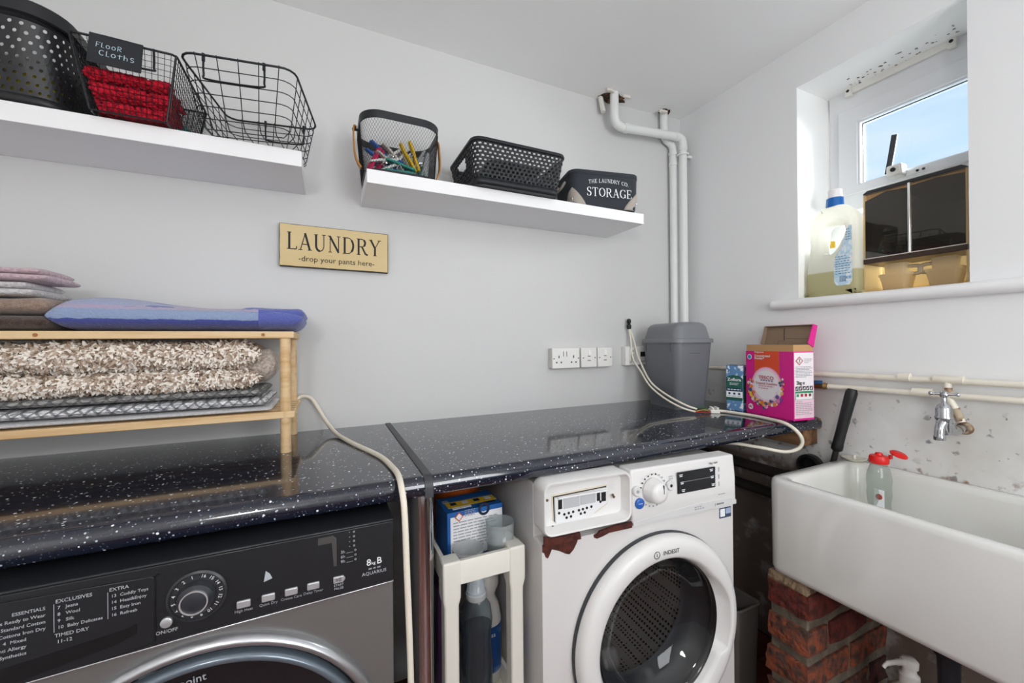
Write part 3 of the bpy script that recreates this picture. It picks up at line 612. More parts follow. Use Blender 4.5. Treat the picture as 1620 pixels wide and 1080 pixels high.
# ================================================================ washing machine
def washer():
    t = thing('washing_machine', 'white front-loading washing machine with rust below its missing drawer front', 'washing machine', (-1.165, -.645, 0), math.radians(-3.2))
    W = mat('washer_white', 'd6d4d3', .28, coat=.2, bump=(14, .05, .003)); WP = mat('washer_plastic', 'dfdedd', .32)
    # cabinet: open-fronted shell
    bm = NB(); x0, x1, yb, zt = 0, .60, .54, .848
    prof = [(0, .012), (0, .7225), (.045, .7225), (.045, zt), (yb, zt), (yb, .012)]
    r0 = [bm.verts.new((x0, a, b)) for a, b in prof]; r1 = [bm.verts.new((x1, a, b)) for a, b in prof]
    bm.faces.new(r0); bm.faces.new(r1[::-1])
    for i in range(1, 6):
        j = (i+1) % 6; bm.faces.new((r0[i], r0[j], r1[j], r1[i]))
    obj('cabinet', bm, W, t, smooth=False, bevel=.004)
    for sx in (.05, .55):
        for sy in (.05, .49): obj('foot', lathe(NB(), [(.02, 0), (.02, .014)], 14, Matrix.Translation((sx, sy, 0))), BLACKP, t)
    cx, cz = .327, .441
    # front panel with the porthole
    bm = NB(); n = 64
    def rectpt(a):
        c, s = math.cos(a), math.sin(a); k = 1e9
        if c > 1e-9: k = min(k, (x1-cx)/c)
        if c < -1e-9: k = min(k, (x0-cx)/c)
        if s > 1e-9: k = min(k, (.7222-cz)/s)
        if s < -1e-9: k = min(k, (.012-cz)/s)
        return (cx+c*k, cz+s*k)
    angs = sorted([2*PI*i/n for i in range(n)]+[math.atan2(b-cz, a-cx) % (2*PI) for a in (x0, x1) for b in (.7222, .012)])
    loft(bm, [[(cx+.202*math.cos(a), .03, cz+.202*math.sin(a)) for a in angs], [(cx+.208*math.cos(a), 0, cz+.208*math.sin(a)) for a in angs], [(rectpt(a)[0], 0, rectpt(a)[1]) for a in angs]], False, False)
    obj('front_panel', bm, W, t, ang=30)
    # fascia with display, knob and buttons
    fa = obj('fascia', prism(NB(), [(-.004, .7245), (-.011, .735), (-.010, .80), (-.004, .862), (.045, .862), (.045, .7245)], .2445, .600, 'x'), WP, t, bevel=.005, seg=3)
    # grey band sweeping along the fascia foot
    obj('fascia_band', prism(NB(), [(.2455, .7265), (.599, .7265), (.599, .738), (.575, .746), (.45, .7475), (.35, .742), (.2455, .734)], -.0122, -.008), mat('band_grey', 'cfcfd0', .35), t)
    y = -.0112
    Rx = lambda px, pz, yy=y: Matrix.Translation((px, yy, pz)) @ Matrix.Rotation(PI/2, 4, 'X')
    kn = obj('dial', lathe(NB(), [(.031, 0), (.0305, .005), (.0275, .008), (.0265, .024), (.022, .030), (.012, .0325), (0, .033)], 40, Rx(.307, .806)), WP, t, ang=50)
    obj('dial_pointer', B(.3135, .3156, y-.0328, y-.023, .806, .827), INK, kn, smooth=False)
    for k in range(18):
        a = math.radians(-125+k*17); obj('dial_mark', lathe(NB(), [(.0024, 0), (.0024, .0006)], 8, Rx(.309+.0405*math.cos(a), .806+.0405*math.sin(a))), INKG if k < 12 else INK, t)
    for px, pz in ((.257, .811), (.363, .811)):
        b = obj('button', lathe(NB(), [(.0125, 0), (.0120, .004), (.0105, .0055), (.008, .005)], 28, Rx(px, pz)), mat('button_pearl', 'd6d6d6', .25), t)
        obj('button_symbol', lathe(NB(), [(.004, .0053), (.004, .006)], 12, Rx(px, pz)), INKG if px < .3 else INK, b)
    bb = obj('push_wash_button', lathe(NB(), [(.0135, 0), (.013, .004), (.0115, .005)], 28, Rx(.265, .7795)), mat('button_blue', '2b5fb0', .3), t)
    fine_print(bb, (.259, y-.0055, .7790), ROTY, [.012], .004, .0016, INKW)
    scr = obj('display', B(.388, .520, y-.0022, y+.001, .784, .840), mat('display_black', '1c1e22', .2), t, bevel=.001)
    obj('display_line', B(.40, .505, y-.0026, y-.002, .8135, .8143), INKG, scr, smooth=False)
    for (px, pz) in ((.398, .832), (.402, .812), (.406, .792), (.505, .833), (.508, .814), (.511, .793)):
        obj('display_symbol', B(px-.0045, px+.0045, y-.0028, y-.002, pz-.0035, pz-.001), INKW, scr, smooth=False); obj('display_symbol', B(px-.006, px+.006, y-.0028, y-.002, pz+.001, pz+.0025), INKW, scr, smooth=False)
    text('9kg  1600', .0075, INK, t, (.515, y-.0006, .850)); fine_print(t, (.532, y-.0006, .760), ROTY, [.026], .004, .0026, INKG)
    fine_print(t, (.445, -.0126, .7385), ROTY, [.026, .034], .0055, .0030, INKG); text('|  inverter', .0085, INK, t, (.535, -.0126, .7365))
    text('START', .005, INKG, t, (.366, y-.0006, .833)); text('PAUSE', .005, INKG, t, (.366, y-.0006, .8275))
    for z in (.79, .81, .83): obj('bracket_mark', B(.535, .536, y-.0006, y+.001, z-.006, z+.006), INKG, t, smooth=False)
    # drawer opening without its front
    cw, ch, ccx, ccz = .2435, .124, .1225, .801
    V = lambda w, h, r, y_, ox=0, oz=0: [(ccx+ox+p[0], y_, ccz+oz+p[1]) for p in rrect(w, h, r, 0, 8)]
    bm = NB(); loft(bm, [V(cw, ch, .022, .045), V(cw, ch, .022, -.006), V(cw-.004, ch-.004, .021, -.010), V(cw-.012, ch-.012, .018, -.009), V(cw-.026, ch-.028, .013, .018), V(cw-.05, ch-.052, .008, .022)], False, True)
    dw = obj('drawer_housing', bm, WP, t, ang=50)
    ins = [(.042, .817), (.187, .821), (.187, .783), (.132, .757), (.044, .757)]
    grow = lambda P_, d: [(a+d*(1 if a > .115 else -1), b+d*(1 if b > .787 else -1)) for a, b in P_]
    obj('insert_gap', prism(NB(), grow(ins, .0022), .0200, .0235), DARK, dw)
    rim_ = obj('insert_edge', prism(NB(), grow(ins, .0055), .0206, .0236), mat('yellowed_plastic', 'd8cdb8', .4), dw)
    obj('drawer_insert', prism(NB(), ins, .0135, .022), mat('insert_white', 'e4e5e7', .35), dw, bevel=.001)
    for a, b, c, d in ((.050, .072, .790, .812), (.157, .166, .793, .815), (.170, .183, .790, .812)): obj('insert_slot', B(a, b if b-a < .02 else a+.010, .0125, .0136, c, d), DARK, dw, smooth=False)
    obj('insert_window', B(.064, .108, .0122, .0136, .789, .814), mat('window_grey', 'b9bcc0', .3), dw, bevel=.0008); obj('insert_window', B(.110, .153, .0122, .0136, .791, .8155), _M['window_grey'], dw, bevel=.0008)
    obj('insert_lip', B(.048, .184, .006, .0145, .8155, .8195), _M['insert_white'], dw, bevel=.001)
    for px, pz in ((.066, .776), (.078, .777), (.090, .778), (.072, .767), (.084, .768), (.106, .779), (.117, .780), (.128, .781), (.111, .770), (.122, .771), (.141, .782), (.052, .781), (.167, .790)):
        obj('drain_hole', lathe(NB(), [(.0032, 0), (.0032, .0012)], 10, Rx(px, pz, .0138)), DARK, dw)
    for px, pz in ((.022, .815), (.208, .795), (.036, .7505), (.205, .8)): 
        obj('fixing_hole', lathe(NB(), [(.0034, 0), (.0034, .0012)], 10, Rx(px, pz, .0155)), mat('hole_brown', '5a4632', .7), dw)
    # rust where the enamel has flaked
    RS = mat('rust', '55241a', .8, var=(60, '35150f', .4, .65), bump=(120, .6, .004))
    for nm, pg in (('rust_patch', [(.0005, .740), (.03, .7375), (.06, .7365), (.094, .7355), (.0945, .724), (.092, .712), (.082, .696), (.071, .687), (.062, .690), (.055, .694), (.045, .7), (.035, .704), (.025, .708), (.018, .694), (.014, .689), (.009, .693), (.005, .703), (.0005, .706)]),
                   ('rust_patch', [(.137, .720), (.147, .731), (.17, .734), (.195, .7365), (.243, .7385), (.236, .731), (.220, .729), (.205, .726), (.196, .720), (.18, .716), (.165, .712), (.147, .709), (.139, .713)])):
        pg = [(a, min(b, .7222) if True else b) for a, b in pg]
        pg2 = [q for i, q in enumerate(pg)]
        obj(nm, prism(NB(), pg2, -.0010, .0005), RS, t, smooth=False)
    obj('rust_patch', prism(NB(), [(.001, .7225), (.097, .7225), (.094, .7385), (.06, .7375), (.03, .7375), (.001, .745)], -.0112, -.006), RS, t, smooth=False)
    obj('rust_patch', prism(NB(), [(.142, .7225), (.243, .7225), (.2425, .737), (.195, .7365), (.148, .731)], -.0112, -.006), RS, t, smooth=False)
    # energy sticker
    st = obj('sticker', B(.548, .592, -.0012, .0003, .688, .716), mat('sticker_blue', '36425c', .5), t, smooth=False)
    obj('sticker_field', B(.5505, .568, -.0016, -.001, .692, .7135), INKW, st, smooth=False); obj('sticker_field', B(.571, .590, -.0016, -.001, .698, .7135), mat('sticker_pale', '9fb0cc', .5), st, smooth=False)
    # door: outer ring, wider cut-out on the handle side
    def rin(a):
        d = math.degrees(a); d = d-360 if d > 180 else d
        f = 0
        if -26 < d < 38: f = min(1, (38-d)/26, (d+26)/3)
        return f
    na = 144; A = [2*PI*i/na for i in range(na)]
    def rg(rf, yf): return [(cx+(rf(a) if callable(rf) else rf)*math.cos(a), (yf(a) if callable(yf) else yf), cz+(rf(a) if callable(rf) else rf)*math.sin(a)) for a in A]
    bm = NB(); loft(bm, [rg(.2475, -.001), rg(.2510, -.016), rg(.2475, -.030), rg(.239, -.037), rg(.226, -.040), rg(lambda a: .204+.016*rin(a), -.039), rg(lambda a: .198+.019*rin(a), lambda a: -.035), rg(lambda a: .193+.016*rin(a), lambda a: -.026+.018*rin(a)), rg(lambda a: .1885+.004*rin(a), lambda a: -.014+.010*rin(a))], False, False)
    d = obj('door_ring', bm, WP, t, ang=60)
    obj('door_seam', lathe(NB(), [(.252, 0), (.253, .006), (.252, .010), (.2475, .010)], 96, Matrix.Translation((cx, 0, cz)) @ Matrix.Rotation(PI/2, 4, 'X'), False, False), mat('seam_grey', '3a3c40', .5), d)
    MD = Matrix.Translation((cx, 0, cz)) @ Matrix.Rotation(PI/2, 4, 'X')
    obj('door_inner_ring', lathe(NB(), [(.1925, .012), (.188, .018), (.183, .014), (.180, .002)], 96, MD, False, False), mat('inner_ring_black', '17181a', .18, coat=.3), d, ang=60)
    GLs = thin_clear('porthole_glass', 'e2e4e6', .02, .02, '202020', 1.5)
    obj('porthole_glass', lathe(NB(), [(.182, .010), (.174, .002), (.160, -.03), (.128, -.055), (.06, -.07), (.0, -.073)], 72, MD, False, True), GLs, d, ang=60)
    text('INDESIT', .0145, INK, d, (cx+.012, -.0404, cz+.2165), rot=(PI/2, math.radians(2), 0), bold=0)
    lg = obj('logo_ring', lathe(NB(), [(.0092, 0), (.0092, .0008), (.0078, .0008), (.0078, 0)], 28, Matrix.Translation((cx-.033, -.0396, cz+.2165)) @ Matrix.Rotation(PI/2, 4, 'X'), False, False), INK, d)
    text('i', .012, INK, d, (cx-.033, -.0403, cz+.2165), bold=.0003)
    obj('door_badge', B(.235, .252, -.004, -.001, .672, .6755), _M['button_blue'], d)
    # rubber gasket and steel drum behind the glass
    obj('gasket', lathe(NB(), [(.207, -.002), (.203, -.02), (.192, -.05), (.184, -.06), (.188, -.085), (.178, -.10)], 72, MD, False, False), mat('gasket_grey', '3d3f43', .55), t, ang=60)
    DM = mat('drum_steel', 'b9b2ad', .6, metal=.6); n2, L2, b2 = N(DM)
    tco = n2.new('ShaderNodeTexCoord'); vo = n2.new('ShaderNodeTexVoronoi'); vo.inputs['Scale'].default_value = 85; vo.inputs['Randomness'].default_value = .12
    lt = n2.new('ShaderNodeMath'); lt.operation = 'LESS_THAN'; lt.inputs[1].default_value = .33; mxx = n2.new('ShaderNodeMixRGB'); mxx.inputs[1].default_value = lin('b9b2ad'); mxx.inputs[2].default_value = lin('0c0b0b')
    L2.new(tco.outputs['Object'], vo.inputs['Vector']); L2.new(vo.outputs['Distance'], lt.inputs[0]); L2.new(lt.outputs[0], mxx.inputs[0]); L2.new(mxx.outputs[0], b2.inputs['Base Color'])
    dm = obj('drum', lathe(NB(), [(.178, -.10), (.236, -.115), (.240, -.13), (.240, -.40), (.22, -.415), (0, -.42)], 72, MD, False, True), DM, t, ang=40)
    for k in range(3):
        a = math.radians(20+120*k); c_, s_ = math.cos(a), math.sin(a)
        sec = lambda w, h, y_: [(cx+c_*(.238-hh)-s_*ww, y_, cz+s_*(.238-hh)+c_*ww) for ww, hh in ((-w, 0), (-w*.45, h), (w*.45, h), (w, 0))]
        bm = NB(); loft(bm, [sec(.05, .03, .135), sec(.055, .075, .17), sec(.055, .075, .36), sec(.05, .04, .40)])
        obj('lifter', bm, mat('lifter_grey', '77736f', .4), dm, bevel=.006)
washer()

# ================================================================ slim trolley between the machines
TRO = mat('trolley_white', 'e2dfd6', .4)
def trolley():
    t = thing('storage_trolley', 'narrow white plastic storage trolley beside the washing machine', 'trolley', (-1.279, -.405, 0))
    w, d = .196, .362
    def tray(nm, z0, z1, wall):
        V = lambda ww, dd, r, z: rrect(ww, dd, r, z, 4)
        bm = NB(); loft(bm, [V(w-.02, d-.02, .014, z0), V(w-.002, d-.002, .018, z0+.006), V(w, d, .018, z1-.003), V(w-.002, d-.002, .018, z1), V(w-wall*2, d-wall*2, .014, z1), V(w-wall*2-.006, d-wall*2-.006, .012, z0+.006)])
        return obj(nm, bm, TRO, t, ang=50)
    tray('top_tray', .640, .698, .010); tray('shelf_tray', .285, .335, .010); tray('bottom_tray', .045, .10, .010)
    for sx in (-1, 1):
        for sy in (-1, 1):
            bm = NB(); x, y = sx*(w/2-.018), sy*(d/2-.018)
            loft(bm, [[(x-a, y-a*1.0, z), (x+a, y-a, z), (x+a, y+a, z), (x-a, y+a, z)] for a, z in ((.0165, .03), (.0165, .60), (.0205, .62), (.0205, .7005))])
            obj('post', bm, TRO, t, bevel=.004); obj('foot', lathe(NB(), [(.013, 0), (.013, .03)], 12, Matrix.Translation((x, y, 0))), BLACKP, t)
    return t
trolley()
ZTR = .6465
# tablet box
def tablet_box():
    t = thing('tablet_box', 'blue and yellow cardboard tablet box in the trolley top tray', 'box', (-1.268, -.435, ZTR+.001), math.radians(2))
    w, d, h = .150, .100, .118
    blue = mat('carton_blue', '1f5fa8', .45); wh = mat('carton_white', 'e9e9ec', .5); ye = mat('carton_yellow', 'd8b02c', .45); dk = mat('carton_navy', '14233f', .45)
    obj('carton', B(-w/2, w/2, -d/2, d/2, 0, h), blue, t, bevel=.001)
    y = -d/2
    obj('front_print', B(-w/2+.008, w/2-.002, y-.0006, y+.0004, .004, h-.012), wh, t, smooth=False)
    obj('hazard_diamond', flatpoly([(-.045, .093), (-.033, .105), (-.045, .117), (-.057, .105)], 'y', y-.0009), mat('hazard_red', 'c4512e', .5), t, smooth=False)
    obj('hazard_field', flatpoly([(-.045, .0965), (-.0365, .105), (-.045, .1135), (-.0535, .105)], 'y', y-.0012), wh, t, smooth=False)
    fine_print(t, (-.030, y-.0009, .1165), ROTY, [.030, .028, .031, .026], .0045, .0022, INKG); fine_print(t, (-.060, y-.0009, .090), ROTY, [.118, .11, .116, .09, .115, .118, .1, .112, .118, .08], .0075, .0026, INKG)
    rg = obj('recycle_ring', lathe(NB(), [(.016, 0), (.016, .0006), (.0095, .0006), (.0095, 0)], 28, Matrix.Translation((.022, y-.0006, .112)) @ Matrix.Rotation(PI/2, 4, 'X'), False, False), dk, t)
    obj('recycle_core', lathe(NB(), [(.0065, 0), (.0065, .0007)], 20, Matrix.Translation((.022, y-.0006, .112)) @ Matrix.Rotation(PI/2, 4, 'X')), blue, t)
    z = h
    obj('top_band', B(-w/2+.012, w/2-.004, -.022, .012, z-.0004, z+.0006), ye, t, smooth=False)
    for k in range(4): obj('top_picture', B(-.052+k*.032, -.036+k*.032, -.010, .006, z, z+.0009), mat('picture_pale', 'cfd6da', .5) if k % 2 else dk, t, smooth=False)
    obj('top_label', B(-.055, -.005, -.035, -.024, z-.0004, z+.0006), wh, t, smooth=False); obj('top_label', B(.028, .062, -.035, -.024, z-.0004, z+.0006), dk, t, smooth=False); obj('top_label', B(-.066, -.05, .014, .03, z-.0004, z+.0006), INKG, t, smooth=False)
tablet_box()
CLR = thin_clear('clear_plastic', 'eef2f3', .08, .22, 'dfe3e4'); CLR2 = thin_clear('frosted_plastic', 'e6e8ea', .15, .5, 'd9dcdd')
def cup(label, x, y, r, h, z=ZTR+.001, tilt=0):
    t = thing('dosing_cup', label, 'cup', (x, y, z), 0, 'clear dosing cups in the trolley tray')
    obj('cup_wall', lathe(NB(), [(0, 0), (r*.86, 0), (r*.9, .004), (r*.93, h*.45), (r, h*.47), (r, h*.52), (r*.95, h*.54), (r*1.0, h), (r*.96, h), (r*.9, h*.5), (r*.84, .006), (0, .005)], 28, None, False, False), CLR if not tilt else CLR2, t, ang=60)
    if tilt: t.rotation_euler = (math.radians(tilt), 0, 0)
cup('tall clear plastic dosing cup standing in front of the tablet box', -1.215, -.520, .036, .090)
cup('low frosted dosing cup at the front of the trolley tray', -1.303, -.532, .038, .048, tilt=0)
bpy.data.objects['dosing_cup.001'].children[0].data.materials[0] = CLR2
tag(obj('plastic_tub', lathe(NB(), [(.055, 0), (.07, .02), (.072, .075), (.066, .105), (.045, .125), (.02, .132), (0, .133)], 28, Matrix.Translation((-1.262, -.305, ZTR+.001))), mat('tub_orange', 'b5561e', .35), ang=60), 'orange rounded plastic tub at the back of the trolley tray', 'tub')
# bottles on the trolley shelf
def clear_bottle():
    t = thing('squeeze_bottle', 'clear dark bottle with a ribbed clear cap on the trolley shelf', 'bottle', (-1.280, -.520, .2925))
    ov = lambda r, z, k=.72: ring(r, z, 28, 0, 0, r*k)
    bm = NB(); loft(bm, [ov(.034, .0, .8), ov(.040, .006), ov(.040, .12), ov(.036, .17), ov(.041, .215), ov(.036, .25), ov(.024, .268, 1), ov(.019, .276, 1)])
    obj('bottle_body', bm, thin_clear('smoky_clear', 'd2d8dc', .06, .10, '6c767e'), t, ang=60)
    bm = NB(); loft(bm, [ov(.037, .004), ov(.0375, .12), ov(.034, .168), ov(.0375, .205)]); obj('liquid', bm, thin_clear('dark_liquid', 'a8b2b8', .05, .16, '4a565c'), t, ang=60)
    obj('collar', lathe(NB(), [(.024, .272), (.0255, .276), (.0255, .285), (.023, .288)], 28), CLR2, t)
    cp = obj('cap', lathe(NB(), [(.0235, .286), (.0235, .292), (.021, .294), (.0195, .315), (.015, .330), (.0085, .337), (0, .339)], 28, None, False, True), thin_clear('cap_clear', 'e8f0f6', .06, .38, 'e3edf5'), t, ang=50)
    for k in range(14):
        a = 2*PI*k/14; obj('cap_rib', tube(NB(), [(.0208*math.cos(a), .0208*math.sin(a), .295), (.0198*math.cos(a), .0198*math.sin(a), .313)], .0009, 5), CLR2, cp)
    obj('label_print', B(-.022, -.004, -.0295, -.0285, .03, .075), mat('label_teal', '1f7a72', .5), t, smooth=False)
clear_bottle()
def bleach():
    t = thing('cleaner_bottle', 'white bottle with a blue label behind the clear bottle on the trolley', 'bottle', (-1.222, -.435, .2925))
    obj('bottle_body', lathe(NB(), [(.036, 0), (.040, .005), (.040, .155), (.034, .19), (.024, .215), (.026, .225), (.034, .245), (.033, .275), (.022, .295), (.018, .305)], 30), WHITEPL, t, ang=60)
    obj('label_wrap', lathe(NB(), [(.0404, .03), (.0404, .15)], 30, None, False, False), mat('label_blue', '1d4f93', .4, var=(16, '8fb3d9', .5, .68)), t)
    obj('label_motif', lathe(NB(), [(.012, 0), (.012, .0008)], 16, Matrix.Translation((-.010, -.0402, .065)) @ Matrix.Rotation(PI/2, 4, 'X')), mat('motif_pink', 'c13a72', .5), t)
    text('ss', .016, INKW, t, (.004, -.0414, .13)); obj('cap', lathe(NB(), [(.020, .303), (.020, .325), (.017, .329)], 24), WHITEPL, t)
bleach()
# purple pack on the shelf
t = thing('detergent_pack', 'dark purple pack on the trolley shelf behind the bottles', 'pack', (-1.325, -.385, .2925))
obj('pack_body', B(-.030, .030, -.055, .055, 0, .27), mat('pack_purple', '3d2345', .4), t, bevel=.008); obj('pack_flap', B(-.024, .024, -.05, .05, .27, .283), mat('pack_lilac', '54335c', .4), t, bevel=.004)

# ================================================================ sink on its brick pier
def sink():
    x0, x1, y0, y1, z0, z1 = -.437, -.001, -1.315, -.690, .512, .783
    t = thing('belfast_sink', 'deep white ceramic butler sink on a brick pier', 'sink', ((x0+x1)/2, (y0+y1)/2, z0))
    C_ = mat('glazed_ceramic', 'dfdfdd', .10, coat=.5, var=(3, 'd6d5cc', .4, .8)); w, d, h = x1-x0, y1-y0, z1-z0
    rr = lambda ww, dd, r, z, cx=0: rrect(ww, dd, r, z, 6, cx)
    bm = NB()
    loft(bm, [rr(w-.03, d-.03, .02, 0), rr(w-.012, d-.012, .028, .004), rr(w-.004, d-.004, .032, .018), rr(w-.002, d-.002, .034, h*.55), rr(w, d, .036, h-.018), rr(w-.003, d-.003, .036, h-.006), rr(w-.014, d-.014, .032, h), rr(w-.055, d-.060, .030, h), rr(w-.072, d-.078, .028, h-.005), rr(w-.080, d-.088, .030, h-.020), rr(w-.088, d-.096, .034, h-.12), rr(w-.10, d-.11, .04, .06), rr(w-.13, d-.14, .05, .048), rr(.06, .06, .02, .044)])
    obj('basin', bm, C_, t, ang=75)
    obj('waste_outlet', lathe(NB(), [(.034, .046), (.034, .05), (.026, .05), (.024, .046)], 24), CHROME, t)
sink()
def pier():
    t = thing('brick_pier', 'rough red brick pier carrying the sink', 'pier', (-.43, -.742, 0))
    MO = mat('mortar', '756c5e', .95, var=(30, '544c42', .35, .7), bump=(60, .8, .006))
    obj('mortar_core', B(.010, .425, -.049, .052, 0, .5115), MO, t, bevel=.004)
    # bricks with knocked edges: a few shared shapes
    cols = [('brick_red', '6f2e25', '4a211c'), ('brick_orange', '8f4a31', '4c3830'), ('brick_burnt', '77452f', '3a2d2b'), ('brick_dark', '56302b', '3a2523')]
    mats = [mat(n_, a, .9, var=(38, b, .36, .60), bump=(45, 1.0, .012)) for n_, a, b in cols]
    def shape(L, seed, m):
        r = random.Random(seed); bm = NB(); nx, ny, nz = max(3, int(L/.025)), 4, 3; H, D = .071, .116
        bmesh.ops.create_cube(bm, size=1)
        bmesh.ops.subdivide_edges(bm, edges=bm.edges[:], cuts=3, use_grid_fill=True)
        for v in bm.verts:
            on = sum(abs(abs(c)-.5) < 1e-4 for c in v.co)
            k = .0018 if on < 2 else .0055
            p = Vector((v.co.x*L, v.co.y*D, v.co.z*H)); p -= Vector((v.co.x, v.co.y, v.co.z))*(2*k*r.random() if on >= 2 else 0); p += Vector([r.uniform(-1, 1)*.0015 for _ in range(3)]); v.co = p
        me = bpy.data.meshes.new('brick'); bmesh.ops.recalc_face_normals(bm, faces=bm.faces); bm.to_mesh(me); bm.free(); me.materials.append(m)
        me.polygons.foreach_set('use_smooth', [True]*len(me.polygons)); me.set_sharp_from_angle(angle=math.radians(28)); return me
    full = [shape(.200, s, mats[s % 4]) for s in range(4)]; half = [shape(.094, s+9, mats[s % 4]) for s in range(4)]
    pick = {0: 0, 1: 1, 2: 1, 3: 2}
    z = .488-.0355; k = 0
    while z > -.03:
        xs = [(.100, full), (.313, full)] if k % 2 == 0 else [(.047, half), (.206, full), (.365, half)]
        for i, (x, st) in enumerate(xs):
            o = bpy.data.objects.new('brick', st[(pick.get(k, k % 4) if i == 0 else (k+i+2)) % 4]); link(o, t)
            o.location = (x-.003+RND.uniform(-.005, .004) if i == 0 else x, RND.uniform(-.002, .003), max(z, .036)); o.rotation_euler = (0, RND.uniform(-.015, .015), RND.uniform(-.012, .012))
        z -= .0985; k += 1
    # bed of mortar squeezed out under the sink
    rr_ = random.Random(3); jx = lambda: rr_.uniform(-.006, .004); rs = []
    for zz, g_ in ((.484, .004), (.490, 0), (.498, .003), (.506, .001), (.5118, .008)):
        rs.append([(x_, -.057+g_+abs(jx()), zz+jx()*.4 if zz < .51 else zz) for x_ in [.42*q/14 for q in range(15)]]+[(.42-.42*q/14, .059-g_-abs(jx()), zz) for q in range(15)])
        rs[-1] = [((g_+jx() if x_ < .001 else x_), y_, z_) for x_, y_, z_ in rs[-1]]
    bm = NB(); loft(bm, rs)
    obj('mortar_bed', bm, mat('mortar_bed', '917c63', .95, var=(45, '6d5a47', .38, .6), bump=(50, 1.0, .012)), t, ang=25)
pier()
# bottle in the sink
t = thing('soap_bottle', 'clear dish soap bottle with an open red flip cap standing in the sink', 'bottle', (-.112, -.822, .512+.048))
t.scale = (1, 1, 1.045)
wv = [(.030, 0), (.034, .006), (.034, .05), (.0315, .075), (.0345, .10), (.031, .125), (.035, .155), (.0335, .175), (.036, .195), (.033, .215), (.027, .232), (.022, .243)]
SB = thin_clear('soap_clear', 'e4e9e5', .06, .20, 'c6cdc8')
bm = NB(); loft(bm, [ring(r, z, 30, 0, 0, r*.8) for r, z in wv]); obj('bottle_body', bm, SB, t, ang=70)
obj('label_print', B(-.0305, -.0290, -.024, .0, .10, .175), INKW, t, bevel=.0003)
obj('label_mark', lathe(NB(), [(.008, 0), (.008, .0008)], 16, Matrix.Translation((-.0306, -.012, .155)) @ Matrix.Rotation(-PI/2, 4, 'Y')), mat('label_red_ring', 'a8483a', .5), t)
RC = mat('cap_red', 'd8201c', .35)
cp = obj('cap', lathe(NB(), [(.0225, .243), (.0235, .247), (.0235, .258), (.021, .264), (.010, .266), (.008, .272), (.005, .273)], 26), RC, t, ang=50)
obj('flip_lid', lathe(NB(), [(.020, 0), (.021, .004), (.016, .008), (0, .009)], 22, Matrix.Translation((.012, -.040, .272)) @ Matrix.Rotation(math.radians(20), 4, 'X')), RC, cp)
obj('lid_hinge', B(.004, .018, -.026, -.020, .258, .270), RC, cp, bevel=.001)
t = thing('plug_holder', 'small off-white soap dish on the back corner of the sink', 'dish', (-.028, -.722, .7838))
obj('dish_body', lathe(NB(), [(.020, 0), (.028, .003), (.033, .009), (.030, .010), (.022, .006), (0, .005)], 26), mat('dish_cream', 'ddd8cb', .4), t, ang=60); obj('dish_stud', lathe(NB(), [(.005, .005), (.005, .014), (.003, .017)], 12), _M['dish_cream'], t)
# black handled tool behind the sink end
t = thing('plunger', 'tool with a long black rubber grip leaning between worktop and sink', 'tool', (-.12, -.530, 0))
q0, q1 = Vector((-.12, -.530, 0)), Vector((-.045, -.727, 1.02)); dd = (q1-q0); at = lambda s: dd*s
obj('grip', tube(NB(), [at(.795), at(.80), at(.815), at(.82), at(.86), at(.97), at(.99), at(1.0)], [.011, .0165, .0165, .0155, .0150, .0165, .0165, .012], 18), mat('grip_black', '16171a', .45), t, ang=60)
obj('shaft', tube(NB(), [at(.06), at(.80)], .0085, 14), mat('shaft_dark', '26211f', .5), t); obj('cup', lathe(NB(), [(.030, 0), (.034, .02), (.024, .05), (.010, .065)], 24), BLACKP, t)
# soap pump and pipe beneath the sink
t = thing('pump_bottle', 'white pump dispenser bottle standing under the sink', 'bottle', (-.150, -.900, 0))
t.scale = (1, 1, 1.12)
obj('bottle_body', lathe(NB(), [(.048, 0), (.052, .008), (.052, .15), (.045, .18), (.022, .20), (.020, .21)], 30), WHITEPL, t, ang=60)
pc = obj('pump_collar', lathe(NB(), [(.022, .205), (.022, .228), (.016, .232), (.0145, .245), (.019, .248), (.020, .262), (.014, .268)], 24), WHITEPL, t, ang=50)
obj('nozzle', tube(NB(), smoothpath([(0, 0, .257), (-.032, .014, .259), (-.056, .025, .256), (-.066, .030, .246)], 5), [.0075]*6+[.006]*5+[.0045]*5, 12), WHITEPL, pc)
t = thing('sink_waste_pipe', 'dark plastic waste pipe dropping below the sink', 'pipe', (-.22, -1.00, 0))
obj('pipe_run', tube(NB(), [(0, 0, .02), (0, 0, .511)], .021, 18), mat('waste_dark', '22242b', .4), t, ang=60); obj('trap_nut', tube(NB(), [(0, 0, .40), (0, 0, .44)], .028, 12), _M['waste_dark'], t)
# odds and ends on the floor in the gap
t = thing('wine_bottle', 'dark green bottle lying on the floor behind the brick pier', 'bottle', (-.250, -.462, .0385), math.radians(48))
MB_ = Matrix.Rotation(PI/2, 4, 'Y')
obj('glass_body', lathe(NB(), [(.030, 0), (.036, .004), (.0375, .01), (.0375, .17), (.030, .20), (.016, .225), (.014, .285), (.0155, .287), (.0155, .295)], 28, MB_), mat('bottle_green', '121a12', .12, coat=.5), t, ang=60)
obj('label_wrap', lathe(NB(), [(.0380, .035), (.0380, .12)], 28, MB_, False, False), mat('wine_label', '8d7f7a', .6, var=(20, '4a2f31', .5, .6)), t)
t = thing('plastic_crate', 'small grey plastic crate on the floor behind the washing machine', 'crate', (-.345, -.515, 0))
V = lambda ww, dd_, r, z: rrect(ww, dd_, r, z, 4)
bm = NB(); loft(bm, [V(.09, .09, .01, 0), V(.10, .10, .012, .02), V(.115, .115, .012, .30), V(.109, .109, .012, .30), V(.09, .09, .01, .01)]); obj('crate_body', bm, mat('crate_grey', '6e6864', .6), t, ang=50)
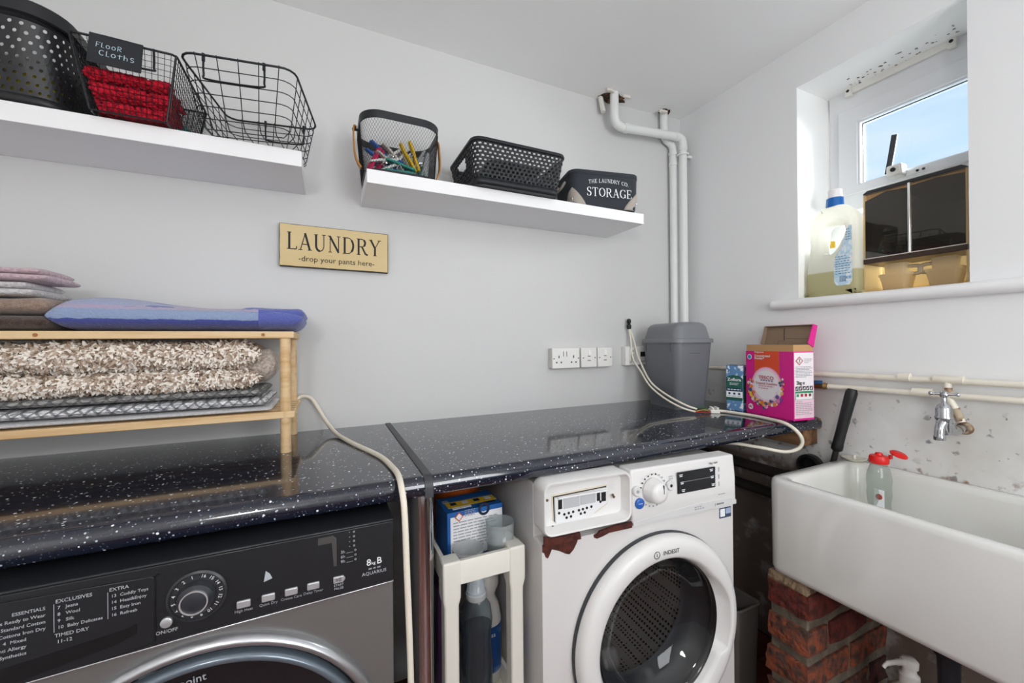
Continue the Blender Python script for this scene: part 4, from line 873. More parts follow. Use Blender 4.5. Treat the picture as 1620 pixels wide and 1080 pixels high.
obj('crate_rim', tube(NB(), V(.118, .118, .014, .298), .004, 6, closed=True), _M['crate_grey'], t)
# ================================================================ on the worktop
# grey swing bin
def bin_():
    rz = math.radians(-10)
    t = thing('swing_bin', 'grey plastic swing-top bin on the worktop in the corner', 'bin', (-.252, -.192, ZT+.0005), rz)
    G = mat('bin_grey', '6d7076', .42, bump=(300, .05, .001)); G2 = mat('lid_grey', '7b7e83', .38)
    w, d = .186, .250
    V = lambda k, z, r: rrect(w*k, d*k, r, z, 5)
    bm = NB(); loft(bm, [V(.76, 0, .02), V(.77, .004, .022), V(.775, .022, .024), V(.80, .026, .026), V(.965, .272, .03), V(.965, .278, .03), V(.90, .278, .026), V(.74, .012, .02)])
    obj('bin_body', bm, G, t, ang=45)
    bm = NB(); loft(bm, [V(1.035, .270, .036), V(1.035, .284, .036), V(1.01, .287, .034), V(.93, .287, .03), V(.93, .272, .03)], False, False); obj('bin_rim', bm, G2, t, ang=45)
    # hood: low at the long sides' front, domed
    bm = NB(); rs = []
    for k, z in ((.945, .284), (.93, .296), (.90, .312)): rs.append(V(k, z, .034))
    for s, z in ((.83, .334), (.72, .346), (.55, .352), (.30, .354)): rs.append([(p[0]*s/.9*1.0, p[1]*(1-(1-s/.9)*.35), z) for p in V(.90, z, .034)])
    loft(bm, rs, False, True); hd = obj('swing_lid', bm, G2, t, ang=50)
    obj('lid_slot', tube(NB(), [(-.055, y_, .3465) for y_ in (.02, -.03)], .004, 8), mat('slot_shadow', '4c4f54', .6), hd)
    obj('lid_sticker', strip(NB(), [(-.058, -.028, .3462), (-.052, -.055, .347), (-.048, -.085, .3458)], .012, (1, 0, .1), .0015), mat('sticker_orange', 'd06a45', .5), hd)
    # corner ribs under the rim and a hand grip
    for sy in (-1, 1):
        for sx in (-1, 1): obj('corner_rib', B(sx*w*.478-.002, sx*w*.478+.002, sy*(d*.478-.035)-.003, sy*(d*.478-.035)+.003, .235, .272), mat('rib_grey', '565a60', .45), t, bevel=.0015)
    g = [(.026*math.cos(a)-.0, .226+.014*math.sin(a)) for a in [i*PI/10 for i in range(11)]]
    obj('hand_grip', prism(NB(), g, -d*.468, -d*.452), mat('grip_shadow', '4c5056', .5), t, bevel=.001)
bin_()
# disinfectant carton
def zof():
    rz = math.radians(15)
    t = thing('disinfectant_carton', 'slim blue and green carton between the bin and the pink powder box', 'carton', (-.120, -.374, ZT+.0005), rz)
    w, d, h = .046, .060, .178   # depth along x, width along y
    blue = mat('zof_blue', '5b87b5', .5, var=(55, 'e6ebf0', .52, .60)); gr = mat('zof_green', '1f5a4d', .45); nv = mat('zof_navy', '24405f', .45)
    obj('carton', B(-w/2, w/2, -d/2, d/2, 0, h), blue, t, bevel=.001)
    x = -w/2
    obj('brand_band', prism(NB(), [(-d/2, .090), (d/2, .090), (d/2, .128), (.02, .137), (0, .141), (-.02, .137), (-d/2, .128)], x-.0006, x+.0003, 'x'), gr, t, smooth=False)
    text('Zoflora', .0165, INKW, t, (x-.0009, 0, .122), ROTX, bold=.0003); fine_print(t, (x-.0009, .017, .107), ROTX, [.034, .030], .0055, .0022, INKW)
    obj('name_band', B(x-.0007, x+.0002, -d/2, d/2, .076, .090), nv, t, smooth=False); fine_print(t, (x-.001, .025, .0815), ROTX, [.050], .004, .0032, INKW)
    obj('icon_band', B(x-.0006, x+.0002, -d/2, d/2, .052, .076), INKW, t, smooth=False)
    for k in (-1, 0, 1):
        obj('icon', lathe(NB(), [(.0045, 0), (.0045, .0005)], 12, Matrix.Translation((x-.0005, k*.018, .067)) @ Matrix.Rotation(-PI/2, 4, 'Y')), nv, t); fine_print(t, (x-.0009, k*.018+.006, .0565), ROTX, [.012], .004, .0020, nv)
    obj('green_band', B(x-.0006, x+.0002, -d/2, d/2, .040, .052), gr, t, smooth=False)
    obj('side_label', B(-w/2+.006, w/2-.004, -d/2-.0006, -d/2+.0002, .03, h-.04), gr, t, smooth=False)
    obj('carton_flap', B(-w/2+.001, w/2-.001, -d/2+.001, d/2-.001, h, h+.0012), nv, t, smooth=False)
zof()
# washing powder box
def powder():
    t = thing('powder_box', 'open bright pink washing powder box near the worktop end', 'box', (-.097, -.522, ZT+.0005), math.radians(-9))
    w, d, h = .092, .193, .237
    pink = mat('box_magenta', 'e0218f', .45); org = mat('box_orange', 'e5522e', .45); wh = mat('box_white', 'f4eef2', .5); tan = mat('raw_card', 'c49a6a', .8); brn = mat('card_inside', '8f7a66', .85); pale = mat('box_pale_pink', 'f6a9cf', .5)
    RED = mat('tesco_red', 'b3202f', .5); NAV = mat('tesco_blue', '2b4a86', .5)
    # open carton: walls with thickness
    V = lambda ww, dd, z: [(-ww/2, -dd/2, z), (ww/2, -dd/2, z), (ww/2, dd/2, z), (-ww/2, dd/2, z)]
    bm = NB(); loft(bm, [V(w, d, 0), V(w, d, h), V(w-.003, d-.003, h), V(w-.003, d-.003, .004)]); obj('carton', bm, pink, t, smooth=False)
    bm = NB(); loft(bm, [V(w-.0032, d-.0032, h-.03), V(w-.0034, d-.0034, h+.0235), V(w-.0055, d-.0055, h+.0235), V(w-.0055, d-.0055, h-.03)], False, False); obj('card_liner', bm, tan, t, smooth=False)
    tag_ = obj('powder', B(-w/2+.004, w/2-.004, -d/2+.004, d/2-.004, .005, h-.05), wh, t, smooth=False)
    # lid leaning back: shallow tray
    L = obj('lid', B(-.002, .002, -d/2+.004, d/2-.002, 0, .078), [brn], t, smooth=False, loc=(w/2-.004, 0, h+.015), rot=(0, math.radians(14), 0))
    obj('lid_edge', prism(NB(), [(-.026, .008), (-.018, .078), (.003, .079), (.003, 0), (0, 0)], -d/2-.002, -d/2+.001, 'y'), pink, L, smooth=False)
    obj('lid_edge', prism(NB(), [(-.020, .006), (-.016, .078), (.003, .078), (.003, 0)], d/2-.004, d/2-.001, 'y'), brn, L, smooth=False)
    obj('lid_edge', B(-.014, .003, -d/2+.001, d/2-.003, .0765, .079), brn, L, smooth=False)
    obj('lid_cut', strip(NB(), [(-.0024, .02, .072), (-.0024, .018, .05), (-.0024, .012, .024)], .0022, (0, 1, 0), .0006), DARK, L)
    obj('lid_skin', B(.002, .0028, -d/2+.003, d/2-.002, 0, .078), pink, L, smooth=False)
    for a, b in (((-.0024, -.086, .030), (-.0024, .006, .031)), ((-.0024, .010, .022), (-.0024, .035, .022)), ((-.0024, .035, .022), (-.0024, .035, .002))): obj('lid_crease', tube(NB(), [a, b], .0006, 5), mat('crease', '6b5948', .8), L)
    # front print (towards -x)
    x = -w/2; fr = lambda u, v: (d/2-u*d, v*h)
    def shape(nm, pts, m, k=1): return obj(nm, ([(x-.0004*k, *fr(u, v)) for u, v in pts], [list(range(len(pts)))]), m, t, smooth=False)
    def ell(u, v, ru, rv, n=28): return [(u+ru*math.cos(2*PI*i/n), v+rv*math.sin(2*PI*i/n)) for i in range(n)]
    shape('orange_panel', [(.20, .46), (.73, .46), (.73, 1), (.20, 1)], org, 1)
    shape('purple_panel', [(.73, .46), (.78, .46), (.78, 1), (.73, 1)], mat('box_cerise', 'd6268f', .45), 1)
    shape('glow', ell(.46, .455, .33, .30), pale, 2); shape('glow', ell(.46, .465, .30, .27), mat('box_blush', 'fbd9e8', .5), 3); shape('glow', ell(.455, .475, .26, .225), wh, 4)
    fl = [mat('petal_yellow', 'f0cf3a', .5), mat('petal_pink', 'e889b8', .5), mat('petal_violet', '7a4fa3', .5), mat('petal_white', 'f6e7f0', .5), mat('petal_orange', 'ee8a3c', .5), mat('petal_blue', '3f5f86', .5)]
    r = random.Random(5)
    for k in range(90):
        a = math.radians(r.uniform(165, 385)); q = r.uniform(.86, 1.18); s = r.uniform(.022, .058)
        if a > math.radians(350): s *= .6
        u, v = .45+.325*q*math.cos(a), .46+.285*q*math.sin(a)
        if v < .08 or u > .85: continue
        n5 = 8; pts = []
        for i in range(n5*2): rr_ = s*(1 if i % 2 else .6); pts.append((u+rr_*math.cos(PI*i/n5), v+rr_*.81*math.sin(PI*i/n5)))
        shape('flower', pts, fl[k % 6], 5+.05*k)
    tx = lambda s, u, v, sz, m, **k_: text(s, sz, m, t, (x-.0045, *fr(u, v)), ROTX, **k_)
    tx('TESCO', .47, .588, .0185, RED, bold=.0001, sx=1.1)
    for k in range(5): shape('brand_dash', [(.345+k*.055, .538), (.382+k*.055, .538), (.376+k*.055, .552), (.339+k*.055, .552)], NAV, 6)
    tx('Tropical Sunshine', .47, .50, .0125, mat('script_red', 'b54a63', .5)); fine_print(t, (x-.0045, *fr(.31, .452)), ROTX, [.062, .040], .0085, .0030, mat('script_pink', 'd487a2', .5))
    tx('Fragrance', .22, .985, .010, INKW, align='LEFT'); tx('Concentrated', .22, .925, .0115, INKW, align='LEFT', bold=.0002); tx('Powder*', .22, .885, .0115, INKW, align='LEFT', bold=.0002)
    shape('bio_badge', ell(.095, .905, .052, .042), wh, 6); shape('bio_badge', ell(.095, .905, .036, .03), mat('badge_blue', '2c8fc4', .5), 7)
    shape('wash_badge', ell(.115, .105, .058, .05, 7), wh, 6); tx('40', .115, .105, .011, RED, bold=.0002)
    # side print (towards -y)
    y = -d/2; X = lambda u: -w/2+u*w
    def side(nm, pts, m, k=1): return obj(nm, ([(X(u), y-.0004*k, v*h) for u, v in pts], [list(range(len(pts)))]), m, t, smooth=False)
    side('side_panel', [(.03, .03), (.985, .03), (.985, .985), (.03, .985)], wh, 1)
    side('side_wash', [(.03, .03), (.985, .03), (.985, .32), (.03, .32)], mat('side_blush', 'f0cfdc', .5), 1.5)
    side('hazard_diamond', [(.28, .80), (.47, .865), (.28, .93), (.09, .865)], RED, 2); side('hazard_field', [(.28, .817), (.42, .865), (.28, .913), (.14, .865)], wh, 3)
    s2 = lambda s, u, v, sz, m, **k_: text(s, sz, m, t, (X(u), y-.002, v*h), ROTY, **k_)
    s2('!', .28, .865, .018, INK, bold=.0006)
    fine_print(t, (X(.52), y-.002, .885*h), ROTY, [.036, .030, .018], .006, .0022, INKG); fine_print(t, (X(.08), y-.002, .775*h), ROTY, [.07, .076, .06, .074, .078, .066, .074, .05], .005, .0018, INKG)
    s2('2kg e', .12, .545, .017, INK, align='LEFT', bold=.0002)
    for k in range(5):
        side('icon', [(.08+k*.178, .435), (.225+k*.178, .435), (.225+k*.178, .495), (.08+k*.178, .495)], INK, 2); side('icon', [(.11+k*.178, .45), (.16+k*.178, .445), (.19+k*.178, .488), (.14+k*.178, .48)], wh, 3)
    side('green_panel', [(.06, .30), (.95, .30), (.95, .425), (.06, .425)], mat('panel_green', '3f8f68', .5), 2); side('green_field', [(.09, .305), (.92, .305), (.92, .395), (.09, .395)], wh, 3)
    for k in range(4): side('dose_icon', [(.12+k*.20, .345), (.24+k*.20, .345), (.24+k*.20, .385), (.12+k*.20, .385)], [_M['panel_green'], RED, RED, mat('dose_brown', '7a4a3a', .5)][k], 4)
    fine_print(t, (X(.08), y-.002, .27*h), ROTY, [.03, .07, .076, .068, .074, .078, .06, .07], .0062, .0020, INKG)
powder()
# cables
def cable(name, label, pts, r, k=8, cat='cable', m=CABLE):
    t = thing(name, label, cat, pts[0]); o = Vector(pts[0])
    obj('sheath', tube(NB(), [p-o for p in smoothpath(pts, k)], r, 10), m, t, ang=60); return t
c1 = cable('mains_cable', 'cream cable trailing over the worktop and down past the chrome leg', [(-1.705, -.030, .985), (-1.684, -.026, 1.018), (-1.655, -.022, 1.014), (-1.635, -.025, .985), (-1.612, -.05, .945), (-1.585, -.12, .917), (-1.557, -.215, .911), (-1.530, -.300, .910), (-1.505, -.375, .910), (-1.486, -.445, .910), (-1.476, -.53, .911), (-1.4745, -.60, .914), (-1.475, -.645, .900), (-1.473, -.662, .86), (-1.470, -.664, .75), (-1.465, -.660, .60), (-1.462, -.655, .45), (-1.462, -.65, .20), (-1.45, -.645, .012), (-1.40, -.68, .007)], .0062)
c2 = cable('flex_cable', 'cream flex dropping from the black connector to the terminal block', [(-.352, -.018, 1.246), (-.347, -.04, 1.19), (-.344, -.06, 1.125), (-.356, -.11, 1.062), (-.378, -.18, 1.008), (-.377, -.26, .968), (-.362, -.335, .938), (-.335, -.366, .924)], .0038)
obj('second_strand', tube(NB(), [Vector(p)-Vector((-.352, -.018, 1.246)) for p in smoothpath([(-.356, -.022, 1.246), (-.358, -.035, 1.18), (-.362, -.05, 1.11), (-.370, -.11, 1.05), (-.388, -.18, .997), (-.392, -.26, .957), (-.376, -.33, .928), (-.350, -.372, .916)], 8)], .0036, 10), CABLE, c2, ang=60)
pb = obj('connector', lathe(NB(), [(.006, -.022), (.010, -.018), (.011, -.004), (.007, .0), (.008, .008), (.010, .012), (.009, .022), (.004, .026)], 12, Matrix.Translation((-.004, -.002, .014))), mat('connector_black', '111113', .4), c2)
for nm, hx, off in (('red_core', 'c02a2c', (.012, -.012, -.004)), ('green_core', '2f7d3e', (.004, .014, .008)), ('yellow_core', 'd2b23a', (.0, .004, .004)), ('brown_core', '6b3b22', (-.004, -.004, 0))):
    a = Vector((-.335, -.366, .924)) if 'green' in nm else Vector((-.350, -.372, .916)); b = Vector((-.272, -.372, .914)); o_ = Vector(off)
    obj(nm, tube(NB(), [p-Vector((-.352, -.018, 1.246)) for p in smoothpath([a, a*.6+b*.4+o_, a*.25+b*.75+o_*.8, b], 6)], .0016, 6), mat(nm, hx, .4), c2)
t = thing('terminal_block', 'clear plastic terminal block joining the cables on the worktop', 'connector', (-.256, -.377, ZT+.0005), math.radians(-35)); t.scale = (1.4, 1.4, 1.4)
for k in range(3):
    b = obj('terminal', B(-.012, .012, -.014+k*.0095, -.0065+k*.0095, 0, .010), mat('terminal_white', 'e4e2dc', .35), t, bevel=.0015)
    for q in (-.006, .006): obj('screw_tower', lathe(NB(), [(.0036, .009), (.0036, .016), (.002, .016), (.002, .011)], 12, Matrix.Translation((q, -.0103+k*.0095, 0))), _M['terminal_white'], b)
c3 = cable('flex_cable', 'thick white flex looping over the worktop front from the terminal block', [(-.238, -.386, .9125), (-.224, -.402, .9115), (-.216, -.45, .911), (-.214, -.51, .911), (-.226, -.575, .911), (-.240, -.625, .910), (-.240, -.655, .898), (-.232, -.672, .876), (-.220, -.670, .850), (-.226, -.658, .829), (-.250, -.63, .817), (-.300, -.58, .826), (-.36, -.50, .83), (-.42, -.38, .80)], .0056)
obj('stripped_core', tube(NB(), [(0, 0, 0), (-.010, .004, .001), (-.016, .008, .0)], .0016, 6), mat('brown_core', '6b3b22', .4), c3)
# ================================================================ rack with towels
def rack():
    t = thing('wooden_rack', 'two-tier slatted pine rack standing on the worktop', 'rack', (-2.055, -.145, ZT+.0005))
    X = (-.372, .352)
    for z, nm in ((1.1995-ZT, 'slat'), (.9945-ZT, 'slat')):
        n = 6; dp = .252; w = .031
        for k in range(n):
            y = -.126+(dp-w)/(n-1)*k
            obj(nm, B(X[0]-.004, X[1]+.021, y, y+w, z, z+.0175), PINE, t, bevel=.002)
    for x in X:
        for y in (-.114, .112):
            top = 1.1992-ZT
            obj('post', lathe(NB(), [(.0118, 0), (.0125, .002), (.0125, top)], 20, Matrix.Translation((x, y, 0))), PINE, t, ang=60)
    for q, z in ((.305, 1.2083-ZT), (-.1, 1.2083-ZT)): obj('dowel', lathe(NB(), [(.004, 0), (.004, .0012)], 12, Matrix.Translation((q, -.1262, z)) @ Matrix.Rotation(PI/2, 4, 'X')), mat('knot', 'a06a3c', .6), t)
rack()
ZR1, ZR2 = 1.2178, 1.0128    # rack surfaces
def slab(x0, x1, y0, y1, z0, z1, seed=0, nx=26, ns=22, lump=.12, e=3.2, topf=None):
    """soft folded slab: rounded section pulled along x"""
    r = random.Random(seed); ph = [r.uniform(0, 6.28) for _ in range(6)]; bm = NB(); rs = []
    cy, cz, hy, hz = (y0+y1)/2, (z0+z1)/2, (y1-y0)/2, (z1-z0)/2
    for i in range(nx+1):
        u = (1-math.cos(PI*i/nx))/2; x = x0+(x1-x0)*u; en = min(u, 1-u)*(x1-x0); k = min(1, (en/(hz*1.1))); k = math.sqrt(max(0, 1-(1-k)**2)) if k < 1 else 1
        k = max(k, .04); ring_ = []
        for j in range(ns):
            a = 2*PI*j/ns; c, s = math.cos(a), math.sin(a)
            py = math.copysign(abs(c)**(2/e), c); pz = math.copysign(abs(s)**(2/e), s)
            lmp = 1+lump*(.5*math.sin(9*u+ph[0]+2*a)+.3*math.sin(17*u+ph[1]-a)+.3*math.sin(5*u+ph[2]+3*a))
            hh = hz*(topf(u) if (topf and pz > 0) else 1)
            z = cz+pz*hh*k*(lmp if pz > 0 else 1)
            ring_.append((x, cy+py*hy*(.93+.07*k)*(1+.02*math.sin(11*u+ph[3])), max(z, z0)))
        rs.append(ring_)
    return loft(bm, rs)
def terry(name, hexc, hex2=None, sc=260, st=.9): return mat(name, hexc, .95, bump=(sc, st, .004), var=(140, hex2 or hexc, .4, .65), sheen=.3)
# blue beach towel
BT = terry('towel_blue', '4a5bb8', '3f4fa6', 170, 1.0); n, L, b = N(BT)
def bands(m):
    n, L, b = N(m); tco = n.new('ShaderNodeTexCoord'); s = n.new('ShaderNodeSeparateXYZ'); L.new(tco.outputs['Object'], s.inputs[0])
    no = n.new('ShaderNodeTexNoise'); no.inputs['Scale'].default_value = 38; no.inputs['Detail'].default_value = 8; L.new(tco.outputs['Object'], no.inputs['Vector'])
    ad = n.new('ShaderNodeMath'); ad.operation = 'MULTIPLY_ADD'; ad.inputs[1].default_value = .010; L.new(no.outputs[0], ad.inputs[0]); L.new(s.outputs['Z'], ad.inputs[2])
    mr = n.new('ShaderNodeMapRange'); mr.inputs[1].default_value = 0; mr.inputs[2].default_value = .09; L.new(ad.outputs[0], mr.inputs[0])
    r = n.new('ShaderNodeValToRGB'); r.color_ramp.interpolation = 'CONSTANT'; L.new(mr.outputs[0], r.inputs[0])
    els = [(0, '464f9a'), (.345, '8c9dbe'), (.60, 'aa9fba'), (.70, '98a1c4')]
    r.color_ramp.elements[0].color = lin(els[0][1]); r.color_ramp.elements[1].position = els[1][0]; r.color_ramp.elements[1].color = lin(els[1][1])
    for p, h in els[2:]: q = r.color_ramp.elements.new(p); q.color = lin(h)
    # woven blue blobs on the upper side
    vo = n.new('ShaderNodeTexVoronoi'); vo.inputs['Scale'].default_value = 11; mp_ = n.new('ShaderNodeMapping'); mp_.inputs['Scale'].default_value = (.9, 1.6, .01); L.new(tco.outputs['Object'], mp_.inputs[0]); L.new(mp_.outputs[0], vo.inputs['Vector'])
    lt = n.new('ShaderNodeMath'); lt.operation = 'LESS_THAN'; lt.inputs[1].default_value = .36; L.new(vo.outputs['Distance'], lt.inputs[0])
    gz = n.new('ShaderNodeMath'); gz.operation = 'GREATER_THAN'; gz.inputs[1].default_value = .060; L.new(ad.outputs[0], gz.inputs[0])
    mu = n.new('ShaderNodeMath'); mu.operation = 'MULTIPLY'; L.new(lt.outputs[0], mu.inputs[0]); L.new(gz.outputs[0], mu.inputs[1])
    x1 = n.new('ShaderNodeMixRGB'); x1.inputs[2].default_value = lin('5563ac'); L.new(mu.outputs[0], x1.inputs[0]); L.new(r.outputs[0], x1.inputs[1])
    gx = n.new('ShaderNodeMath'); gx.operation = 'GREATER_THAN'; gx.inputs[1].default_value = .145; L.new(s.outputs['X'], gx.inputs[0])
    x2 = n.new('ShaderNodeMixRGB'); x2.inputs[2].default_value = lin('5a64ac'); L.new(gx.outputs[0], x2.inputs[0]); L.new(x1.outputs[0], x2.inputs[1])
    L.new(x2.outputs[0], b.inputs['Base Color'])
bands(BT)
t = thing('beach_towel', 'folded blue beach towel with pale stripes on the rack top', 'towel', (-1.905, -.145, ZR1+.0005))
bm = slab(-.240, .243, -.128, .122, 0, .064, 3, 60, 36, .10, 2.7, lambda u: .98+.52*math.exp(-((u-.17)/.16)**2)-.22*max(0, u-.45))
obj('lower_fold', bm, BT, t, ang=80)
bm = slab(.10, .246, -.122, .118, .030, .0625, 8, 14, 24, .10, 3); obj('tucked_end', bm, BT, t, ang=80)
# other towels at the left
def towel(label, x0, x1, z0, z1, m, seed, folds=2, y0=-.27, y1=-.03):
    t = thing('folded_towel', label, 'towel', ((x0+x1)/2, (y0+y1)/2, z0), 0, 'folded towels on the rack top'); h = (z1-z0)/folds; cx, cy = (x0+x1)/2, (y0+y1)/2
    for k in range(folds): obj('fold', slab(x0-cx, x1-cx-.012*(k % 2), y0-cy+.004*k, y1-cy, k*h, (k+1)*h+.002, seed+k, 24, 20, .12, 3), m, t, ang=80)
    return t
towel('dark brown towel at the bottom of the stack beside the blue towel', -2.415, -2.140, ZR1+.0005, ZR1+.033, terry('towel_brown', '4f3c33', '3c2d27'), 21, 1)
towel('taupe towel folded above the dark brown one', -2.415, -2.135, ZR1+.034, ZR1+.070, terry('towel_taupe', '9a8478', '85705f'), 31, 1, y1=-.10)
towel('white patterned towel folded under the pink one', -2.415, -2.160, ZR1+.0715, ZR1+.1025, terry('towel_white', 'd6d3d4', 'b9b6b8'), 41, 2, y1=-.12)
towel('pale pink towel on top of the towel stack', -2.415, -2.140, ZR1+.104, ZR1+.132, terry('towel_pink', 'cdb4bc', 'b59aa4'), 51, 2, y1=-.13)
# shaggy rug folded over, and woven mats below
TUFT = [mat('pile_cream', 'f2e9df', .9), mat('pile_beige', 'b7a392', .9), mat('pile_brown', '8d7763', .9)]
def shag(parent, x0, x1, y0, y1, z0, z1, seed, count):
    base = obj('fold', slab(x0, x1, y0+.006, y1, z0, z1-.004, seed, 40, 20, .10, 2.6), TUFT[1], parent, ang=80)
    r = random.Random(seed); v, f, mi = [], [], []
    hz, cz, hy, cy = (z1-z0)/2, (z0+z1)/2, (y1-y0)/2, (y0+y1)/2
    for k in range(count):
        u = r.uniform(0, 1); x = x0+(x1-x0)*u; a = math.radians(r.uniform(95, 268)); c, s = math.cos(a), math.sin(a)
        e = 2.6; py = math.copysign(abs(c)**(2/e), c); pz = math.copysign(abs(s)**(2/e), s)
        en = min(u, 1-u)*(x1-x0)/hz; kk = min(1, max(.15, en)); P_ = Vector((x, cy+py*hy, cz+pz*hz*kk*(1+.1*math.sin(u*14+seed))))
        if P_.z < z0+.001: P_.z = z0+.001
        Nn = Vector((r.uniform(-.5, .5), c, s)).normalized(); T = Vector((r.uniform(-1, 1), r.uniform(-.5, .5), r.uniform(-1, .3))); T = (T-Nn*T.dot(Nn)).normalized(); S = Nn.cross(T)
        ln = r.uniform(.006, .012); w = r.uniform(.0016, .003); b0 = len(v)
        for q, (up_, al) in enumerate(((0, 0), (.5, .35), (.75, 1.0))):
            c_ = P_+Nn*ln*up_*.7+T*ln*al; ww = w*(1, 1.2, .5)[q]; v += [c_-S*ww, c_+S*ww]
        f += [[b0, b0+1, b0+3, b0+2], [b0+2, b0+3, b0+5, b0+4]]; m_ = 0 if r.random() < .55 else (1 if r.random() < .7 else 2); mi += [m_, m_]
    o = obj('pile', (v, f), TUFT, base, smooth=True, ang=180); o.data.polygons.foreach_set('material_index', mi); o['kind'] = 'stuff'
t = thing('shaggy_rug', 'cream and brown shaggy rug folded on the lower rack shelf', 'rug', (-2.06, -.145, ZR2+.0625))
shag(t, -.36, .296, -.118, .10, 0, .052, 4, 6500)
shag(t, -.36, .300, -.122, .10, .050, .116, 7, 7500)
bm = slab(.270, .334, -.095, .09, .0, .112, 12, 8, 16, .2, 2.4); obj('backing_edge', bm, terry('rug_backing', 'cfc3b8', '9f9186'), t, ang=80)
def weave(name, a, bcol, dark):
    m = mat(name, a, .9, bump=(170, .8, .004)); n, L, b = N(m); tco = n.new('ShaderNodeTexCoord')
    mp_ = n.new('ShaderNodeMapping'); mp_.inputs['Scale'].default_value = (55, 55, 210); L.new(tco.outputs['Object'], mp_.inputs[0])
    no = n.new('ShaderNodeTexNoise'); no.inputs['Scale'].default_value = 1.5; L.new(mp_.outputs[0], no.inputs['Vector'])
    r = n.new('ShaderNodeValToRGB'); r.color_ramp.elements[0].position = .42; r.color_ramp.elements[1].position = .55; r.color_ramp.elements[0].color = lin(bcol); r.color_ramp.elements[1].color = lin(a); L.new(no.outputs[0], r.inputs[0])
    prev = r.outputs[0]
    for sx in (1, -1):
        wv_ = n.new('ShaderNodeTexWave'); wv_.inputs['Scale'].default_value = 1.0; wv_.inputs['Distortion'].default_value = .4; mq = n.new('ShaderNodeMapping'); mq.inputs['Rotation'].default_value = (0, sx*math.radians(48), 0); mq.inputs['Scale'].default_value = (21, 21, 21)
        L.new(tco.outputs['Object'], mq.inputs[0]); L.new(mq.outputs[0], wv_.inputs['Vector']); gt = n.new('ShaderNodeMath'); gt.operation = 'GREATER_THAN'; gt.inputs[1].default_value = .86; L.new(wv_.outputs['Fac'], gt.inputs[0])
        mxr = n.new('ShaderNodeMixRGB'); mxr.inputs[2].default_value = lin(dark); mu = n.new('ShaderNodeMath'); mu.operation = 'MULTIPLY'; mu.inputs[1].default_value = .75; L.new(gt.outputs[0], mu.inputs[0]); L.new(mu.outputs[0], mxr.inputs[0]); L.new(prev, mxr.inputs[1]); prev = mxr.outputs[0]
    L.new(prev, b.inputs['Base Color']); return m
t = thing('woven_mat', 'grey and white diamond-weave mat folded under the shaggy rug', 'mat', (-2.06, -.145, ZR2+.0135))
obj('fold', slab(-.36, .318, -.122, .10, .0, .026, 61, 40, 18, .08, 2.6), weave('mat_weave_light', 'ededef', 'a3a5aa', '6a6d73'), t, ang=80)
obj('fold', slab(-.36, .306, -.118, .10, .0255, .0478, 63, 40, 18, .08, 2.6), weave('mat_weave_grey', 'a9a8a4', '77777a', '5b5b5c'), t, ang=80)
t = thing('bath_mat', 'plain white bath mat at the bottom of the lower rack shelf', 'mat', (-2.06, -.145, ZR2+.0005))
obj('fold', slab(-.36, .325, -.124, .10, 0, .0130, 71, 40, 16, .05, 2.4), terry('mat_white', 'd8d7d9', 'c4c3c6', 300, .6), t, ang=80)
# ================================================================ baskets on the shelves
S1, S2 = 1.7065+.0004, 1.6885+.0004
def perim(w, d, r, s):
    """point and outward normal at fraction s round a rounded rectangle; starts at the front-left, runs along the front"""
    r = max(r, 1e-4); a, b, q = w-2*r, d-2*r, PI*r/2; T = 2*a+2*b+4*q; x = (s % 1)*T
    segs = [(a, 0), (q, 1), (b, 2), (q, 3), (a, 4), (q, 5), (b, 6), (q, 7)]
    for L_, k in segs:
        if x <= L_+1e-9: break
        x -= L_
    if k == 0: return (-w/2+r+x, -d/2), (0, -1)
    if k == 2: return (w/2, -d/2+r+x), (1, 0)
    if k == 4: return (w/2-r-x, d/2), (0, 1)
    if k == 6: return (-w/2, d/2-r-x), (-1, 0)
    c = {1: (w/2-r, -d/2+r, -90), 3: (w/2-r, d/2-r, 0), 5: (-w/2+r, d/2-r, 90), 7: (-w/2+r, -d/2+r, 180)}[k]
    an = math.radians(c[2]+90*x/q); return (c[0]+r*math.cos(an), c[1]+r*math.sin(an)), (math.cos(an), math.sin(an))
def wallpt(w0, d0, w1, d1, r0, r1, h, s, v, off=0):
    (ax, ay), n0 = perim(w0, d0, r0, s); (bx, by), n1 = perim(w1, d1, r1, s)
    return (ax+(bx-ax)*v+n1[0]*off, ay+(by-ay)*v+n1[1]*off, h*v)
def wallgrid(spec, ns, nv, v0=0, v1=1):
    vs = [wallpt(*spec, i/ns, v0+(v1-v0)*j/nv) for j in range(nv+1) for i in range(ns)]
    fs = [[j*ns+i, j*ns+(i+1) % ns, (j+1)*ns+(i+1) % ns, (j+1)*ns+i] for j in range(nv) for i in range(ns)]
    return vs, fs
def wireframe(o, th):
    m = o.modifiers.new('wire', 'WIREFRAME'); m.thickness = th; m.use_even_offset = False; m.use_boundary = True; return o
def basegrid(w, d, nx, ny, z=0):
    return [(-w/2+w*i/nx, -d/2+d*j/ny, z) for j in range(ny+1) for i in range(nx+1)], [[j*(nx+1)+i, j*(nx+1)+i+1, (j+1)*(nx+1)+i+1, (j+1)*(nx+1)+i] for j in range(ny) for i in range(nx)]
def rimloop(w, d, r, z, n=64): return [(*perim(w, d, r, i/n)[0], z) for i in range(n)]
